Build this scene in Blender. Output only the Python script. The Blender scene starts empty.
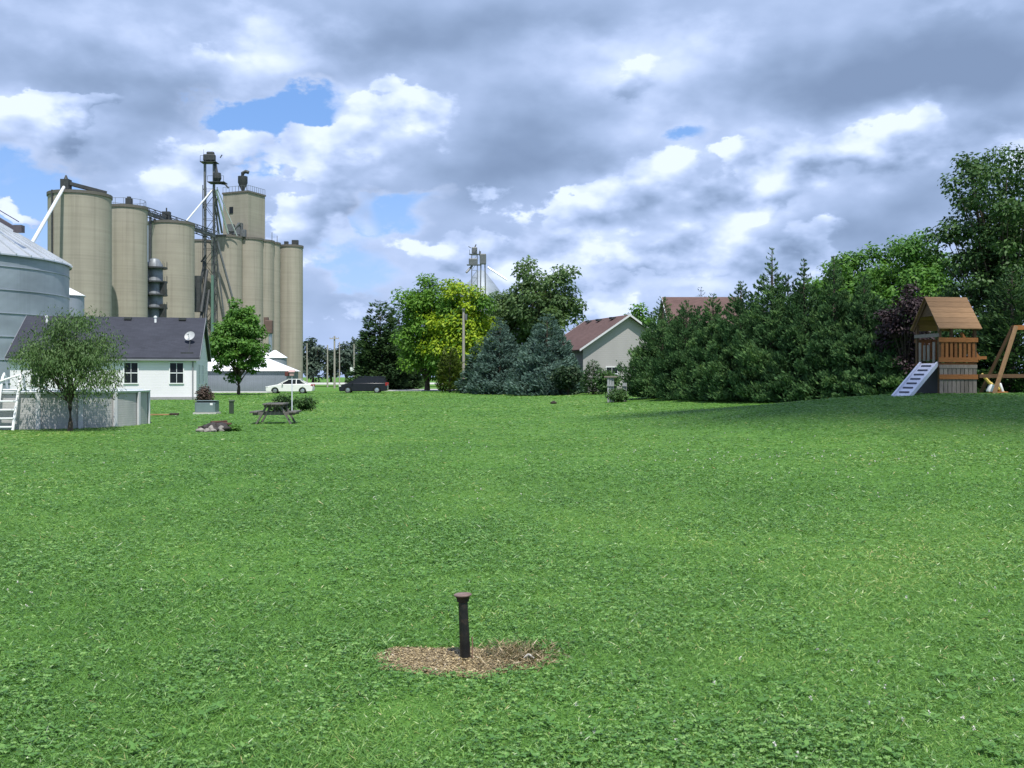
import bpy, bmesh, math, random
import numpy as np
from mathutils import Vector, Matrix, noise as mnoise

# ------------------------------------------------------------------ camera, light, exposure
scene = bpy.context.scene
C = scene.collection
R = math.radians
EYE, FPX, HORIZON = 1.7, 1000.0, 377.0
cam_data = bpy.data.cameras.new('camera')
cam = bpy.data.objects.new('camera', cam_data); C.objects.link(cam)
cam_data.sensor_width = 36.0
cam_data.lens = 36.0 * FPX / 1024.0
cam_data.clip_start = 0.05
cam_data.clip_end = 12000
cam_data.shift_y = -(384.0 - HORIZON) / 1024.0
cam.location = (0, 0, EYE)
cam.rotation_euler = (R(90), 0, 0)
scene.camera = cam

SUN_EL, SUN_AZ = R(63), R(164)          # azimuth measured clockwise from +Y (the view direction)
to_sun = Vector((math.sin(SUN_AZ)*math.cos(SUN_EL), math.cos(SUN_AZ)*math.cos(SUN_EL), math.sin(SUN_EL)))
sun_data = bpy.data.lights.new('sun', 'SUN')
sun_data.energy = 3.4; sun_data.angle = R(0.5); sun_data.color = (1.0, 0.965, 0.90)
sun = bpy.data.objects.new('sun', sun_data); C.objects.link(sun)
sun.rotation_euler = (-to_sun).to_track_quat('-Z', 'Y').to_euler()
sun.location = to_sun * 60

scene.view_settings.view_transform = 'Standard'
scene.view_settings.look = 'None'
scene.view_settings.gamma = 1.0
scene.view_settings.exposure = 0.75
scene.view_settings.use_curve_mapping = False
scene.cycles.max_bounces = 6
scene.cycles.transparent_max_bounces = 8
scene.cycles.use_denoising = True
try:
    scene.cycles.denoiser = 'OPENIMAGEDENOISE'
    scene.cycles.denoising_input_passes = 'RGB_ALBEDO_NORMAL'
except Exception:
    pass

# ------------------------------------------------------------------ the sky: Nishita plus layers of cumulus
world = bpy.data.worlds.new('World'); scene.world = world
world.use_nodes = True
NT = world.node_tree
for n in list(NT.nodes): NT.nodes.remove(n)
WN, WL = NT.nodes.new, NT.links.new
def sck(node, i, v):
    if v is None: return
    if hasattr(v, 'is_linked'): WL(v, node.inputs[i])
    else: node.inputs[i].default_value = v
def wm(op, a, b=None, c=None, clamp=False):
    n = WN('ShaderNodeMath'); n.operation = op; n.use_clamp = clamp
    sck(n, 0, a); sck(n, 1, b); sck(n, 2, c)
    return n.outputs[0]
def wv(op, a, b=None, c=None, s=None):
    n = WN('ShaderNodeVectorMath'); n.operation = op
    sck(n, 0, a); sck(n, 1, b); sck(n, 2, c)
    if s is not None: sck(n, 3, s)
    return n.outputs['Value'] if op in ('DOT_PRODUCT', 'LENGTH') else n.outputs['Vector']
def wnoise(vec, scale, detail, rough=0.5, lac=2.0):
    n = WN('ShaderNodeTexNoise'); n.noise_dimensions = '3D'
    sck(n, 'Vector', vec); n.inputs['Scale'].default_value = scale
    n.inputs['Detail'].default_value = detail; n.inputs['Roughness'].default_value = rough
    n.inputs['Lacunarity'].default_value = lac
    return n
def wsmooth(v, a, b):
    n = WN('ShaderNodeMapRange'); n.interpolation_type = 'SMOOTHSTEP'
    sck(n, 0, v); n.inputs[1].default_value = a; n.inputs[2].default_value = b
    n.inputs[3].default_value = 0; n.inputs[4].default_value = 1
    return n.outputs[0]
def wmix(f, a, b):
    n = WN('ShaderNodeMix'); n.data_type = 'RGBA'; n.clamp_factor = True
    sck(n, 0, f)
    for i, v in ((6, a), (7, b)):
        if hasattr(v, 'is_linked'): WL(v, n.inputs[i])
        else: n.inputs[i].default_value = (*v, 1)
    return n.outputs[2]
def lin(r, g, b, k=1.0):
    f = lambda c: (c/255/12.92 if c/255 <= 0.04045 else ((c/255+0.055)/1.055)**2.4) * k
    return (f(r), f(g), f(b))
SKY_STRENGTH = 0.1
def cl(r, g, b): return lin(r, g, b, 1/SKY_STRENGTH)       # a cloud's radiance, before the Background strength

geo = WN('ShaderNodeTexCoord')
D = geo.outputs['Generated']
sep = WN('ShaderNodeSeparateXYZ'); WL(D, sep.inputs[0])
az = wm('ARCTAN2', sep.outputs[0], sep.outputs[1])
el = wm('ARCSINE', sep.outputs[2])
cmb = WN('ShaderNodeCombineXYZ'); WL(az, cmb.inputs[0]); WL(el, cmb.inputs[1])
Q = cmb.outputs[0]                                          # azimuth, elevation in radians
# noise in direction space; vertical stretch makes flat cloud bases
DS = wv('MULTIPLY', D, (1, 1, 1.75))
big = wnoise(DS, 5.0, 3, 0.5)
mid = wnoise(DS, 15.0, 7, 0.56)
def centred(n, k):
    return wv('MULTIPLY_ADD', n.outputs['Color'], (k, k, 0), (-k/2, -k/2, 0))
Qs = wv('ADD', Q, centred(big, 0.10))                       # slow warp: soft dark sheets
Qw = wv('ADD', Qs, centred(mid, 0.10))                     # plus fine warp: ragged billows
def ang(px, py):
    u, v = (px-512)/FPX, (HORIZON-py)/FPX
    return math.atan2(u, 1), math.asin(v/math.sqrt(1+u*u+v*v))
def field(vec, blobs, acc=0.0):
    for px, py, rx, ry, amp in blobs:
        a, e = ang(px, py)
        ix, iy = FPX/rx, FPX/ry
        t = wv('MULTIPLY_ADD', vec, (ix, iy, 0), (-a*ix, -e*iy, 0))
        d = wv('DOT_PRODUCT', t, t)
        g = wm('POWER', 0.36788, d)
        acc = wm('MULTIPLY_ADD', g, amp, acc)
    return acc
# relief: the same noise sampled a little nearer the sun, so billows get a lit and a shaded side
puffA = wnoise(DS, 13.0, 4, 0.45)
puffB = wnoise(wv('ADD', DS, (-0.012, 0.0, 0.026)), 13.0, 4, 0.45)
relief = wm('SUBTRACT', puffA.outputs[0], puffB.outputs[0])
fine = mid.outputs[0]

nish = WN('ShaderNodeTexSky'); nish.sky_type = 'NISHITA'; nish.sun_disc = False
nish.sun_elevation = SUN_EL; nish.sun_rotation = SUN_AZ
nish.air_density = 1.0; nish.dust_density = 0.6; nish.ozone_density = 1.6
blue = wmix(0.55, nish.outputs[0], cl(84, 132, 200))
low = wsmooth(el, 0.26, 0.0)
blue = wmix(wm('MULTIPLY', low, 0.55), blue, cl(146, 170, 214))

# layer 1: the broken sheet with its blue holes
HOLES = [(262, 124, 66, 42, 1.35), (235, 124, 36, 32, .45), (300, 118, 30, 26, .4), (8, 200, 62, 40, 0.95), (30, 222, 42, 34, .7), (-30, 120, 40, 26, .6),
         (392, 214, 40, 24, .85), (345, 268, 44, 28, .62), (400, 300, 50, 22, .40), (692, 128, 30, 20, .66), (530, 250, 36, 24, .42),
         (440, 200, 30, 12, .3), (600, 300, 50, 18, .25), (264, 114, 9, 8, -0.9), (3, 208, 14, 11, -1.1), (285, 45, 100, 30, -.3)]
hole = field(Qw, HOLES, 0.0)
cover = wsmooth(wm('ADD', hole, wm('MULTIPLY_ADD', fine, 1.5, -0.75)), 0.70, 0.36)
# away from the picture the sheet stays broken too
BRIGHT = [(215, 50, 115, 26, .55), (290, 45, 60, 18, .25), (30, 125, 70, 32, .50), (80, 108, 40, 22, .25), (200, 172, 60, 26, .55),
          (250, 160, 40, 20, .3), (360, 110, 60, 24, .4), (330, 140, 55, 26, .35), (340, 225, 45, 30, .5), (620, 75, 90, 35, .35), (690, 85, 70, 40, .3),
          (735, 20, 60, 18, .35), (600, 40, 70, 14, .2), (645, 165, 60, 24, .55), (690, 190, 60, 24, .45), (765, 200, 30, 18, .5), (775, 125, 30, 16, .35), (850, 145, 75, 36, .55), (905, 120, 40, 25, .35),
          (560, 275, 90, 26, .3), (700, 240, 120, 22, .5), (770, 180, 30, 16, .3), (975, 12, 50, 12, .3), (1005, 140, 30, 12, .55), (440, 150, 70, 30, .1), (420, 270, 60, 30, .12), (120, 200, 60, 30, .2), (10, 10, 60, 16, .3), (700, 275, 200, 14, .3)]
DARK = [(440, 35, 120, 34, .55), (545, 155, 95, 34, .62), (600, 140, 60, 26, .25), (470, 180, 80, 26, .42), (540, 25, 110, 26, .35), (880, 62, 120, 42, .68), (800, 88, 70, 26, .55), (980, 80, 90, 30, .7),
        (985, 130, 40, 14, .5), (1000, 45, 90, 30, .25), (60, 62, 110, 24, .50), (140, 70, 70, 26, .3), (150, 130, 60, 26, .48), (40, 165, 70, 14, .3), (120, 95, 60, 18, .3), (110, 160, 60, 16, .25), (360, 60, 80, 26, .35),
        (830, 222, 90, 20, .62), (760, 172, 60, 10, .45), (730, 160, 40, 14, .25), (920, 205, 60, 30, .4), (630, 215, 70, 9, .4), (480, 205, 60, 16, .25), (510, 120, 90, 30, .2), (600, 260, 90, 10, .2), (255, 215, 70, 22, .1)]
bf = field(Qw, BRIGHT, 0.0)
df = field(Qs, DARK, 0.0)
b = wm('MULTIPLY_ADD', bf, 0.50, 0.44)
b = wm('MULTIPLY_ADD', df, -0.45, b)
b = wm('ADD', b, wm('MULTIPLY', relief, wm('MULTIPLY_ADD', bf, 1.3, 0.35)))
b = wm('ADD', b, wm('MULTIPLY_ADD', big.outputs[0], 0.32, -0.16))
b = wm('ADD', b, wm('MULTIPLY', relief, 0.10))
b = wm('ADD', b, wm('MULTIPLY', wm('MULTIPLY_ADD', fine, 0.5, -0.25), wm('MULTIPLY_ADD', bf, .8, .15)))
# heaps of cumulus: ragged bright tops that stand out against what is behind, greyer bases
HEAP = [(20, 132, 62, 32, 1.0), (80, 104, 30, 16, .8), (225, 160, 28, 18, 1.0), (170, 190, 60, 30, .8), (335, 160, 44, 24, .8), (390, 118, 52, 26, .85), (440, 150, 50, 30, .35), (345, 180, 46, 34, .7), (340, 222, 40, 28, 1.0), (300, 250, 40, 22, .8),
        (655, 172, 42, 26, 1.1), (610, 206, 70, 24, .8), (710, 212, 70, 24, .7), (550, 230, 50, 18, .7), (850, 150, 62, 34, .9), (905, 158, 36, 34, .7), (735, 150, 24, 16, .5), (560, 262, 60, 18, .6), (720, 262, 50, 14, .6), (790, 170, 60, 24, .6), (765, 197, 22, 18, .8), (650, 258, 90, 18, .8), (770, 240, 80, 18, .8), (580, 292, 70, 18, .7), (490, 200, 40, 16, .4), (425, 258, 40, 22, .7), (480, 265, 40, 16, .6), (1015, 155, 36, 22, .9), (5, 210, 14, 9, .9), (640, 85, 60, 30, .5), (200, 40, 60, 22, .45), (700, 305, 120, 14, .5), (360, 310, 70, 12, .5)]
hf = field(Qw, HEAP, 0.0)
hu = field(wv('ADD', Qw, (-0.006, 0.012, 0)), HEAP, 0.0)
hn = wm('MULTIPLY_ADD', fine, 1.4, -0.70)
slope = wm('SUBTRACT', hf, hu)
heap = wm('MULTIPLY', wsmooth(wm('ADD', hf, hn), 0.38, 0.56), wsmooth(slope, -0.34, -0.02))
hb = wm('MULTIPLY_ADD', slope, 0.62, 0.64)
hb = wm('ADD', hb, wm('MULTIPLY', relief, 2.6))
hb = wm('ADD', hb, wm('MULTIPLY_ADD', fine, .9, -.45))
hb = wm('MULTIPLY_ADD', df, -0.30, hb)
mixb = WN('ShaderNodeMix'); mixb.data_type = 'FLOAT'; WL(wm('MULTIPLY', heap, 0.9), mixb.inputs[0]); WL(b, mixb.inputs[2]); WL(hb, mixb.inputs[3])
b = mixb.outputs[0]
cover = wm('MAXIMUM', cover, heap)
ramp = WN('ShaderNodeValToRGB'); WL(b, ramp.inputs[0])
cr = ramp.color_ramp; cr.interpolation = 'B_SPLINE'
stops = [(0.0, (102, 120, 149)), (0.22, (120, 139, 169)), (0.45, (140, 158, 190)), (0.66, (159, 175, 206)), (0.85, (178, 191, 217)), (1.0, (194, 204, 224))]
cr.elements[0].position = stops[0][0]; cr.elements[0].color = (*lin(*stops[0][1]), 1)
cr.elements[1].position = 1.0; cr.elements[1].color = (*lin(*stops[-1][1]), 1)
for p, c in stops[1:-1]:
    e = cr.elements.new(p); e.color = (*lin(*c), 1)
cloud = wv('SCALE', ramp.outputs[0], s=1/SKY_STRENGTH)
# a thin bright rim where a cloud meets blue
edge = wm('MULTIPLY', wsmooth(hole, 0.2, 0.6), 0.25)
cloud = wmix(edge, cloud, cl(192, 203, 230))
sky = wmix(cover, blue, cloud)
sky = wmix(wm('MULTIPLY', wsmooth(el, 0.09, -0.01), 0.55), sky, cl(152, 170, 206))     # pale air low down
bg = WN('ShaderNodeBackground'); bg.inputs[1].default_value = SKY_STRENGTH
WL(sky, bg.inputs[0])
wo = WN('ShaderNodeOutputWorld'); WL(bg.outputs[0], wo.inputs[0])

# ------------------------------------------------------------------ small helpers
rnd = random.Random(7)
def smooth01(t):
    t = np.clip(t, 0, 1); return t*t*(3-2*t)
def hgt(x, y):
    """height of the lawn: flat to the west, a gentle rise towards the playset"""
    y = np.asarray(y, float)
    return 1.13*smooth01((np.asarray(x, float)-1)/14.0)*smooth01((y-10)/22.0)*(1-0.45*smooth01((y-34)/10.0))
def gz(x, y): return float(hgt(x, y))
def wx(px, d): return (px-512)/FPX*d
def wz(py, d): return EYE-(py-HORIZON)/FPX*d
def at(px, d, dz=0.0):
    x = wx(px, d); return Vector((x, d, gz(x, d)+dz))
def vnoise(x, y, scale, seed=0):
    r = np.random.default_rng(seed).random((256, 256))
    u, v = np.asarray(x)*scale+1000.37, np.asarray(y)*scale+1000.71
    i, j = np.floor(u).astype(int), np.floor(v).astype(int)
    f, g = u-i, v-j; f = f*f*(3-2*f); g = g*g*(3-2*g)
    i0, i1, j0, j1 = i & 255, (i+1) & 255, j & 255, (j+1) & 255
    return (r[i0, j0]*(1-f)+r[i1, j0]*f)*(1-g)+(r[i0, j1]*(1-f)+r[i1, j1]*f)*g

def tag(o, label=None, cat=None, group=None, kind=None):
    if label: o['label'] = label
    if cat: o['category'] = cat
    if group: o['group'] = group
    if kind: o['kind'] = kind
    return o
def thing(name, label, cat, loc=(0, 0, 0), rz=0.0, group=None):
    o = bpy.data.objects.new(name, None); C.objects.link(o)
    o.empty_display_size = 0.3
    o.location = loc; o.rotation_euler = (0, 0, rz)
    return tag(o, label, cat, group)
def copy_tree(o, parent=None):
    c = o.copy(); C.objects.link(c); c.parent = parent
    for ch in list(o.children): copy_tree(ch, c)
    return c

class MB:
    """collects shapes; build() links them as ONE mesh object"""
    def __init__(s): s.bm = bmesh.new()
    def face(s, pts):
        return s.bm.faces.new([s.bm.verts.new(p) for p in pts])
    def box(s, c, size, rot=None, bev=0.0):
        m = Matrix.Translation(c) @ (rot.to_4x4() if rot is not None else Matrix.Identity(4)) @ Matrix.Diagonal((*size, 1))
        r = bmesh.ops.create_cube(s.bm, size=1.0, matrix=m)
        if bev:
            es = list({e for v in r['verts'] for e in v.link_edges})
            bmesh.ops.bevel(s.bm, geom=es, offset=bev, segments=2, affect='EDGES', profile=0.5)
        return s
    def tube(s, a, b, r0, r1=None, n=10, cap=True):
        a, b = Vector(a), Vector(b); r1 = r0 if r1 is None else r1
        d = b-a; L = d.length
        if L < 1e-6: return s
        q = d.to_track_quat('Z', 'Y').to_matrix().to_4x4()
        bmesh.ops.create_cone(s.bm, cap_ends=cap, cap_tris=False, segments=n, radius1=r0, radius2=max(r1, 1e-4), depth=L, matrix=Matrix.Translation((a+b)/2) @ q)
        return s
    def path(s, pts, rad, n=8):
        """a tapered tube through several points (rad: list)"""
        pts = [Vector(p) for p in pts]; rings = []
        for i, p in enumerate(pts):
            t = (pts[min(i+1, len(pts)-1)]-pts[max(i-1, 0)]).normalized()
            q = t.to_track_quat('Z', 'Y')
            rings.append([s.bm.verts.new(p+q @ Vector((math.cos(k*2*math.pi/n)*rad[i], math.sin(k*2*math.pi/n)*rad[i], 0))) for k in range(n)])
        for i in range(len(rings)-1):
            for k in range(n):
                s.bm.faces.new((rings[i][k], rings[i][(k+1) % n], rings[i+1][(k+1) % n], rings[i+1][k]))
        s.bm.faces.new(rings[0][::-1]); s.bm.faces.new(rings[-1])
        return s
    def beam(s, a, b, w, h, up=(0, 0, 1)):
        a, b = Vector(a), Vector(b); d = (b-a); L = d.length; x = d.normalized()
        upv = Vector(up)
        if abs(x.dot(upv)) > 0.98: upv = Vector((0, 1, 0))
        y = upv.cross(x).normalized(); z = x.cross(y)
        m = Matrix((x, y, z)).transposed()
        return s.box((a+b)/2, (L, w, h), m)
    def lathe(s, prof, n=32, c=(0, 0, 0), a0=0.0, a1=2*math.pi):
        full = abs(a1-a0-2*math.pi) < 1e-6; m = n if full else n+1
        rings = []
        for r, z in prof:
            if r < 1e-6: rings.append([s.bm.verts.new((c[0], c[1], c[2]+z))])
            else: rings.append([s.bm.verts.new((c[0]+r*math.cos(a0+(a1-a0)*k/n), c[1]+r*math.sin(a0+(a1-a0)*k/n), c[2]+z)) for k in range(m)])
        for A, B in zip(rings, rings[1:]):
            for k in range(n):
                k2 = (k+1) % m
                if len(A) == 1 and len(B) == 1: continue
                if len(A) == 1: s.bm.faces.new((A[0], B[k2], B[k]))
                elif len(B) == 1: s.bm.faces.new((A[k], A[k2], B[0]))
                else: s.bm.faces.new((A[k], A[k2], B[k2], B[k]))
        return s
    def prism(s, poly, d):
        """poly: list of 3D points (planar), extruded along d"""
        d = Vector(d); A = [s.bm.verts.new(p) for p in poly]; B = [s.bm.verts.new(Vector(p)+d) for p in poly]
        s.bm.faces.new(A[::-1]); s.bm.faces.new(B); n = len(A)
        for k in range(n): s.bm.faces.new((A[k], A[(k+1) % n], B[(k+1) % n], B[k]))
        return s
    def build(s, name, mt, parent=None, smooth=False, loc=None):
        bmesh.ops.recalc_face_normals(s.bm, faces=s.bm.faces)
        me = bpy.data.meshes.new(name); s.bm.to_mesh(me); s.bm.free()
        me.materials.append(mt)
        if smooth:
            me.polygons.foreach_set('use_smooth', [True]*len(me.polygons))
            try: me.set_sharp_from_angle(angle=R(38))
            except Exception: pass
        o = bpy.data.objects.new(name, me); C.objects.link(o)
        if parent is not None: o.parent = parent
        if loc is not None: o.location = loc
        return o

# ------------------------------------------------------------------ materials
class NB:
    def __init__(s, name):
        s.m = bpy.data.materials.new(name); s.m.use_nodes = True
        s.nt = s.m.node_tree
        s.p = s.nt.nodes['Principled BSDF']; s.out = s.nt.nodes['Material Output']
        s.tc = s.nt.nodes.new('ShaderNodeTexCoord')
    def n(s, t, **kw):
        nd = s.nt.nodes.new(t)
        for k, v in kw.items(): setattr(nd, k, v)
        return nd
    def l(s, a, b): s.nt.links.new(a, b)
    def mapped(s, scale=(1, 1, 1), coord='Object'):
        mp = s.n('ShaderNodeMapping'); mp.inputs['Scale'].default_value = scale
        s.l(s.tc.outputs[coord], mp.inputs[0]); return mp.outputs[0]
    def noise(s, scale, detail=4, rough=0.55, vec=None):
        t = s.n('ShaderNodeTexNoise'); t.inputs['Scale'].default_value = scale
        t.inputs['Detail'].default_value = detail; t.inputs['Roughness'].default_value = rough
        s.l(vec if vec is not None else s.tc.outputs['Object'], t.inputs['Vector']); return t.outputs[0]
    def ramp(s, v, stops):
        r = s.n('ShaderNodeValToRGB'); s.l(v, r.inputs[0]); e = r.color_ramp.elements
        e[0].position, e[0].color = stops[0][0], (*stops[0][1], 1)
        e[1].position, e[1].color = stops[-1][0], (*stops[-1][1], 1)
        for p, c in stops[1:-1]:
            k = e.new(p); k.color = (*c, 1)
        return r.outputs[0]
    def mix(s, f, a, b, mode='MIX'):
        m = s.n('ShaderNodeMix'); m.data_type = 'RGBA'; m.blend_type = mode
        for i, v in ((0, f), (6, a), (7, b)):
            if hasattr(v, 'is_linked'): s.l(v, m.inputs[i])
            elif i == 0: m.inputs[0].default_value = v
            else: m.inputs[i].default_value = (*v, 1)
        return m.outputs[2]
    def math(s, op, a, b=0.0):
        m = s.n('ShaderNodeMath'); m.operation = op
        for i, v in ((0, a), (1, b)):
            if hasattr(v, 'is_linked'): s.l(v, m.inputs[i])
            else: m.inputs[i].default_value = v
        return m.outputs[0]
    def bump(s, v, strength=0.3, dist=0.02):
        b = s.n('ShaderNodeBump'); b.inputs['Strength'].default_value = strength; b.inputs['Distance'].default_value = dist
        s.l(v, b.inputs['Height']); s.l(b.outputs[0], s.p.inputs['Normal']); return s
    def base(s, c, rough=0.7, metal=0.0, spec=0.4):
        if hasattr(c, 'is_linked'): s.l(c, s.p.inputs['Base Color'])
        else: s.p.inputs['Base Color'].default_value = (*c, 1)
        s.p.inputs['Roughness'].default_value = rough; s.p.inputs['Metallic'].default_value = metal
        s.p.inputs['Specular IOR Level'].default_value = spec
        return s
def plain(name, c, rough=0.6, metal=0.0, var=0.18, scale=3.0, bump=0.0, spec=0.4):
    """a base colour with soft dirt variation"""
    b = NB(name); n = b.noise(scale, 6, 0.6)
    d = tuple(x*(1-var) for x in c); u = tuple(min(1, x*(1+var*0.6)) for x in c)
    b.base(b.ramp(n, [(0.3, d), (0.7, u)]), rough, metal, spec)
    if bump: b.bump(b.noise(scale*8, 4), bump, 0.01)
    return b.m
def sc(c, k): return tuple(x*k for x in c)

def mat_concrete(name, c):
    b = NB(name)
    patch = b.noise(0.25, 5, 0.55)
    streak = b.noise(1.0, 5, 0.6, b.mapped((1.3, 1.3, 0.035)))
    band = b.n('ShaderNodeTexWave', wave_type='BANDS', bands_direction='Z', wave_profile='SAW')
    band.inputs['Scale'].default_value = 0.42; band.inputs['Distortion'].default_value = 0.5; band.inputs['Detail'].default_value = 2; band.inputs['Detail Scale'].default_value = 0.4
    b.l(b.tc.outputs['Object'], band.inputs[0])
    line = b.noise(2.2, 3, 0.6, b.mapped((0.02, 0.02, 1.0)))
    col = b.ramp(patch, [(0.3, sc(c, 0.86)), (0.7, sc(c, 1.08))])
    col = b.mix(b.math('MULTIPLY', b.ramp(streak, [(0.49, (0, 0, 0)), (0.63, (1, 1, 1))]), 0.6), col, sc(c, 0.62))
    col = b.mix(0.34, col, b.ramp(line, [(0.30, sc(c, 0.72)), (0.52, c), (0.75, sc(c, 1.15))]))
    col = b.mix(b.math('MULTIPLY', b.ramp(band.outputs[0], [(0.0, (1, 1, 1)), (0.05, (0, 0, 0)), (1, (0, 0, 0))]), 0.3), col, sc(c, 0.6))
    b.base(col, 0.9, 0, 0.2); b.bump(b.noise(3.0, 5), 0.15, 0.05)
    return b.m
def mat_corrugated(name, c, metal=0.55, rough=0.42, period=0.106, axis='Z'):
    b = NB(name)
    sheet = b.noise(0.5, 3, 0.5, b.mapped((0.4, 0.4, 1.1)))
    st = b.noise(1.0, 5, 0.6, b.mapped((2.0, 2.0, 0.06)))
    col = b.ramp(sheet, [(0.3, sc(c, 0.8)), (0.7, sc(c, 1.15))])
    col = b.mix(b.math('MULTIPLY', b.ramp(st, [(0.5, (0, 0, 0)), (0.8, (1, 1, 1))]), 0.4), col, sc(c, 0.6))
    w = b.n('ShaderNodeTexWave', wave_type='BANDS', bands_direction=axis); w.inputs['Scale'].default_value = 0.314/period
    b.l(b.tc.outputs['Object'], w.inputs[0])
    b.base(col, rough, metal, 0.5); b.bump(w.outputs[0], 0.5, 0.02)
    return b.m
def mat_siding(name, c, pitch=0.2, dirt=0.15):
    b = NB(name)
    w = b.n('ShaderNodeTexWave', wave_type='BANDS', bands_direction='Z', wave_profile='SAW'); w.inputs['Scale'].default_value = 0.314/pitch
    b.l(b.tc.outputs['Object'], w.inputs[0])
    n = b.noise(0.7, 5, 0.6, b.mapped((1, 1, 0.35)))
    col = b.ramp(n, [(0.35, sc(c, 1-dirt)), (0.65, c)])
    col = b.mix(b.math('MULTIPLY', b.ramp(w.outputs[0], [(0, (1, 1, 1)), (0.1, (0, 0, 0)), (1, (0, 0, 0))]), 0.35), col, sc(c, 0.55))
    b.base(col, 0.55, 0, 0.35); b.bump(w.outputs[0], 0.5, 0.02)
    return b.m
def mat_shingle(name, c, row=0.16):
    b = NB(name)
    br = b.n('ShaderNodeTexBrick'); br.inputs['Scale'].default_value = 1.0
    br.inputs['Brick Width'].default_value = 0.45; br.inputs['Row Height'].default_value = row; br.inputs['Mortar Size'].default_value = 0.008
    br.inputs['Color1'].default_value = (*sc(c, 0.78), 1); br.inputs['Color2'].default_value = (*sc(c, 1.2), 1); br.inputs['Mortar'].default_value = (*sc(c, 0.5), 1)
    b.l(b.mapped((1, 1, 1)), br.inputs[0])
    n = b.noise(0.6, 5, 0.6)
    col = b.mix(0.55, br.outputs[0], b.ramp(n, [(0.3, sc(c, 0.8)), (0.7, sc(c, 1.15))]))
    b.base(col, 0.9, 0, 0.2); b.bump(b.noise(30, 3), 0.3, 0.01)
    return b.m
def mat_wood(name, c, grain=(2, 2, 14), dark=0.6, rough=0.7):
    b = NB(name)
    n = b.noise(3.0, 6, 0.6, b.mapped(grain)); n2 = b.noise(0.8, 3)
    col = b.ramp(n, [(0.28, sc(c, dark)), (0.5, c), (0.75, sc(c, 1.2))])
    col = b.mix(b.math('MULTIPLY', b.ramp(n2, [(0.4, (0, 0, 0)), (0.7, (1, 1, 1))]), 0.35), col, sc(c, dark*1.1))
    gi = b.n('ShaderNodeNewGeometry')                      # each board is a little lighter or darker than the next
    col = b.mix(1.0, col, b.ramp(gi.outputs['Random Per Island'], [(0, (0.70, 0.68, 0.66)), (1, (1.12, 1.1, 1.08))]), 'MULTIPLY')
    b.base(col, rough, 0, 0.3); b.bump(n, 0.3, 0.005)
    return b.m
def mat_leaf(name, stops, trans=0.28, rough=0.55, spec=0.25):
    """foliage: each leaf carries its own tint value"""
    b = NB(name)
    a = b.n('ShaderNodeAttribute'); a.attribute_name = 'tint'
    big = b.noise(0.35, 3, 0.5)
    v = b.math('ADD', b.math('MULTIPLY', a.outputs['Fac'], 0.75), b.math('MULTIPLY', big, 0.25))
    col = b.ramp(v, stops)
    b.base(col, rough, 0, spec)
    t = b.n('ShaderNodeBsdfTranslucent'); b.l(b.mix(0.5, col, (1, 1, 0.35), 'MULTIPLY'), t.inputs[0])
    m = b.n('ShaderNodeMixShader'); m.inputs[0].default_value = trans
    b.l(b.p.outputs[0], m.inputs[1]); b.l(t.outputs[0], m.inputs[2]); b.l(m.outputs[0], b.out.inputs[0])
    return b.m
def mat_bark(name, c):
    b = NB(name); n = b.noise(4.0, 6, 0.65, b.mapped((3, 3, 0.6)))
    b.base(b.ramp(n, [(0.3, sc(c, 0.5)), (0.7, sc(c, 1.2))]), 0.95, 0, 0.15); b.bump(n, 0.8, 0.03); return b.m
def mat_glass(name, c=(0.015, 0.018, 0.022)):
    b = NB(name); b.base(c, 0.08, 0, 0.18); return b.m

M = {}
M['concrete'] = mat_concrete('silo_concrete', (0.340, 0.312, 0.256))
M['concrete_b'] = mat_concrete('elevator_concrete', (0.322, 0.296, 0.244))
M['rim'] = plain('roof_edge', (0.125, 0.115, 0.10), 0.8)
M['galv'] = mat_corrugated('galvanised_wall', (0.27, 0.31, 0.36), 0.15, 0.5)
M['galv_roof'] = plain('galvanised_roof', (0.55, 0.58, 0.61), 0.38, 0.5, 0.15, 0.6)
M['steel'] = plain('grey_steel', (0.16, 0.17, 0.175), 0.5, 0.4, 0.3)
M['dark_steel'] = plain('dark_steel', (0.055, 0.06, 0.062), 0.6, 0.3, 0.35)
M['white_pipe'] = plain('white_pipe', (0.72, 0.74, 0.76), 0.4, 0.2, 0.1)
M['silver'] = plain('bright_galvanised', (0.42, 0.46, 0.50), 0.35, 0.6, 0.25, 0.8)
M['white_wall'] = mat_siding('white_siding', (0.83, 0.80, 0.84), 0.2, 0.07)
M['grey_wall'] = mat_siding('grey_siding', (0.38, 0.36, 0.36), 0.18, 0.08)
M['shed_wall'] = mat_corrugated('shed_steel', (0.21, 0.235, 0.275), 0.1, 0.6, 0.25, 'X')
M['white_roof'] = plain('white_roof', (0.82, 0.83, 0.85), 0.4, 0.0, 0.07, 1.0)
M['shingle_dark'] = mat_shingle('charcoal_shingle', (0.042, 0.045, 0.058))
M['shingle_brown'] = mat_shingle('brown_shingle', (0.118, 0.074, 0.068))
M['eave_grey'] = plain('eave_grey', (0.22, 0.23, 0.25), 0.6, 0, 0.1)  # grey carries the shadow on gutter and eave in its colour
M['house_trim'] = plain('house_trim', (0.58, 0.58, 0.60), 0.5, 0, 0.1)
M['trim'] = plain('white_trim', (0.80, 0.81, 0.82), 0.5, 0, 0.08)
M['glass'] = mat_glass('window_glass')
M['cedar'] = mat_wood('cedar', (0.29, 0.118, 0.038), (2, 2, 14))
M['cedar_dark'] = mat_wood('dark_cedar', (0.115, 0.065, 0.035), (2, 2, 14))
M['roof_board'] = mat_wood('roof_boards', (0.36, 0.21, 0.105), (1.0, 12, 12), 0.65)
M['grey_wood'] = mat_wood('weathered_boards', (0.23, 0.20, 0.175), (10, 10, 1.5))
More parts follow.
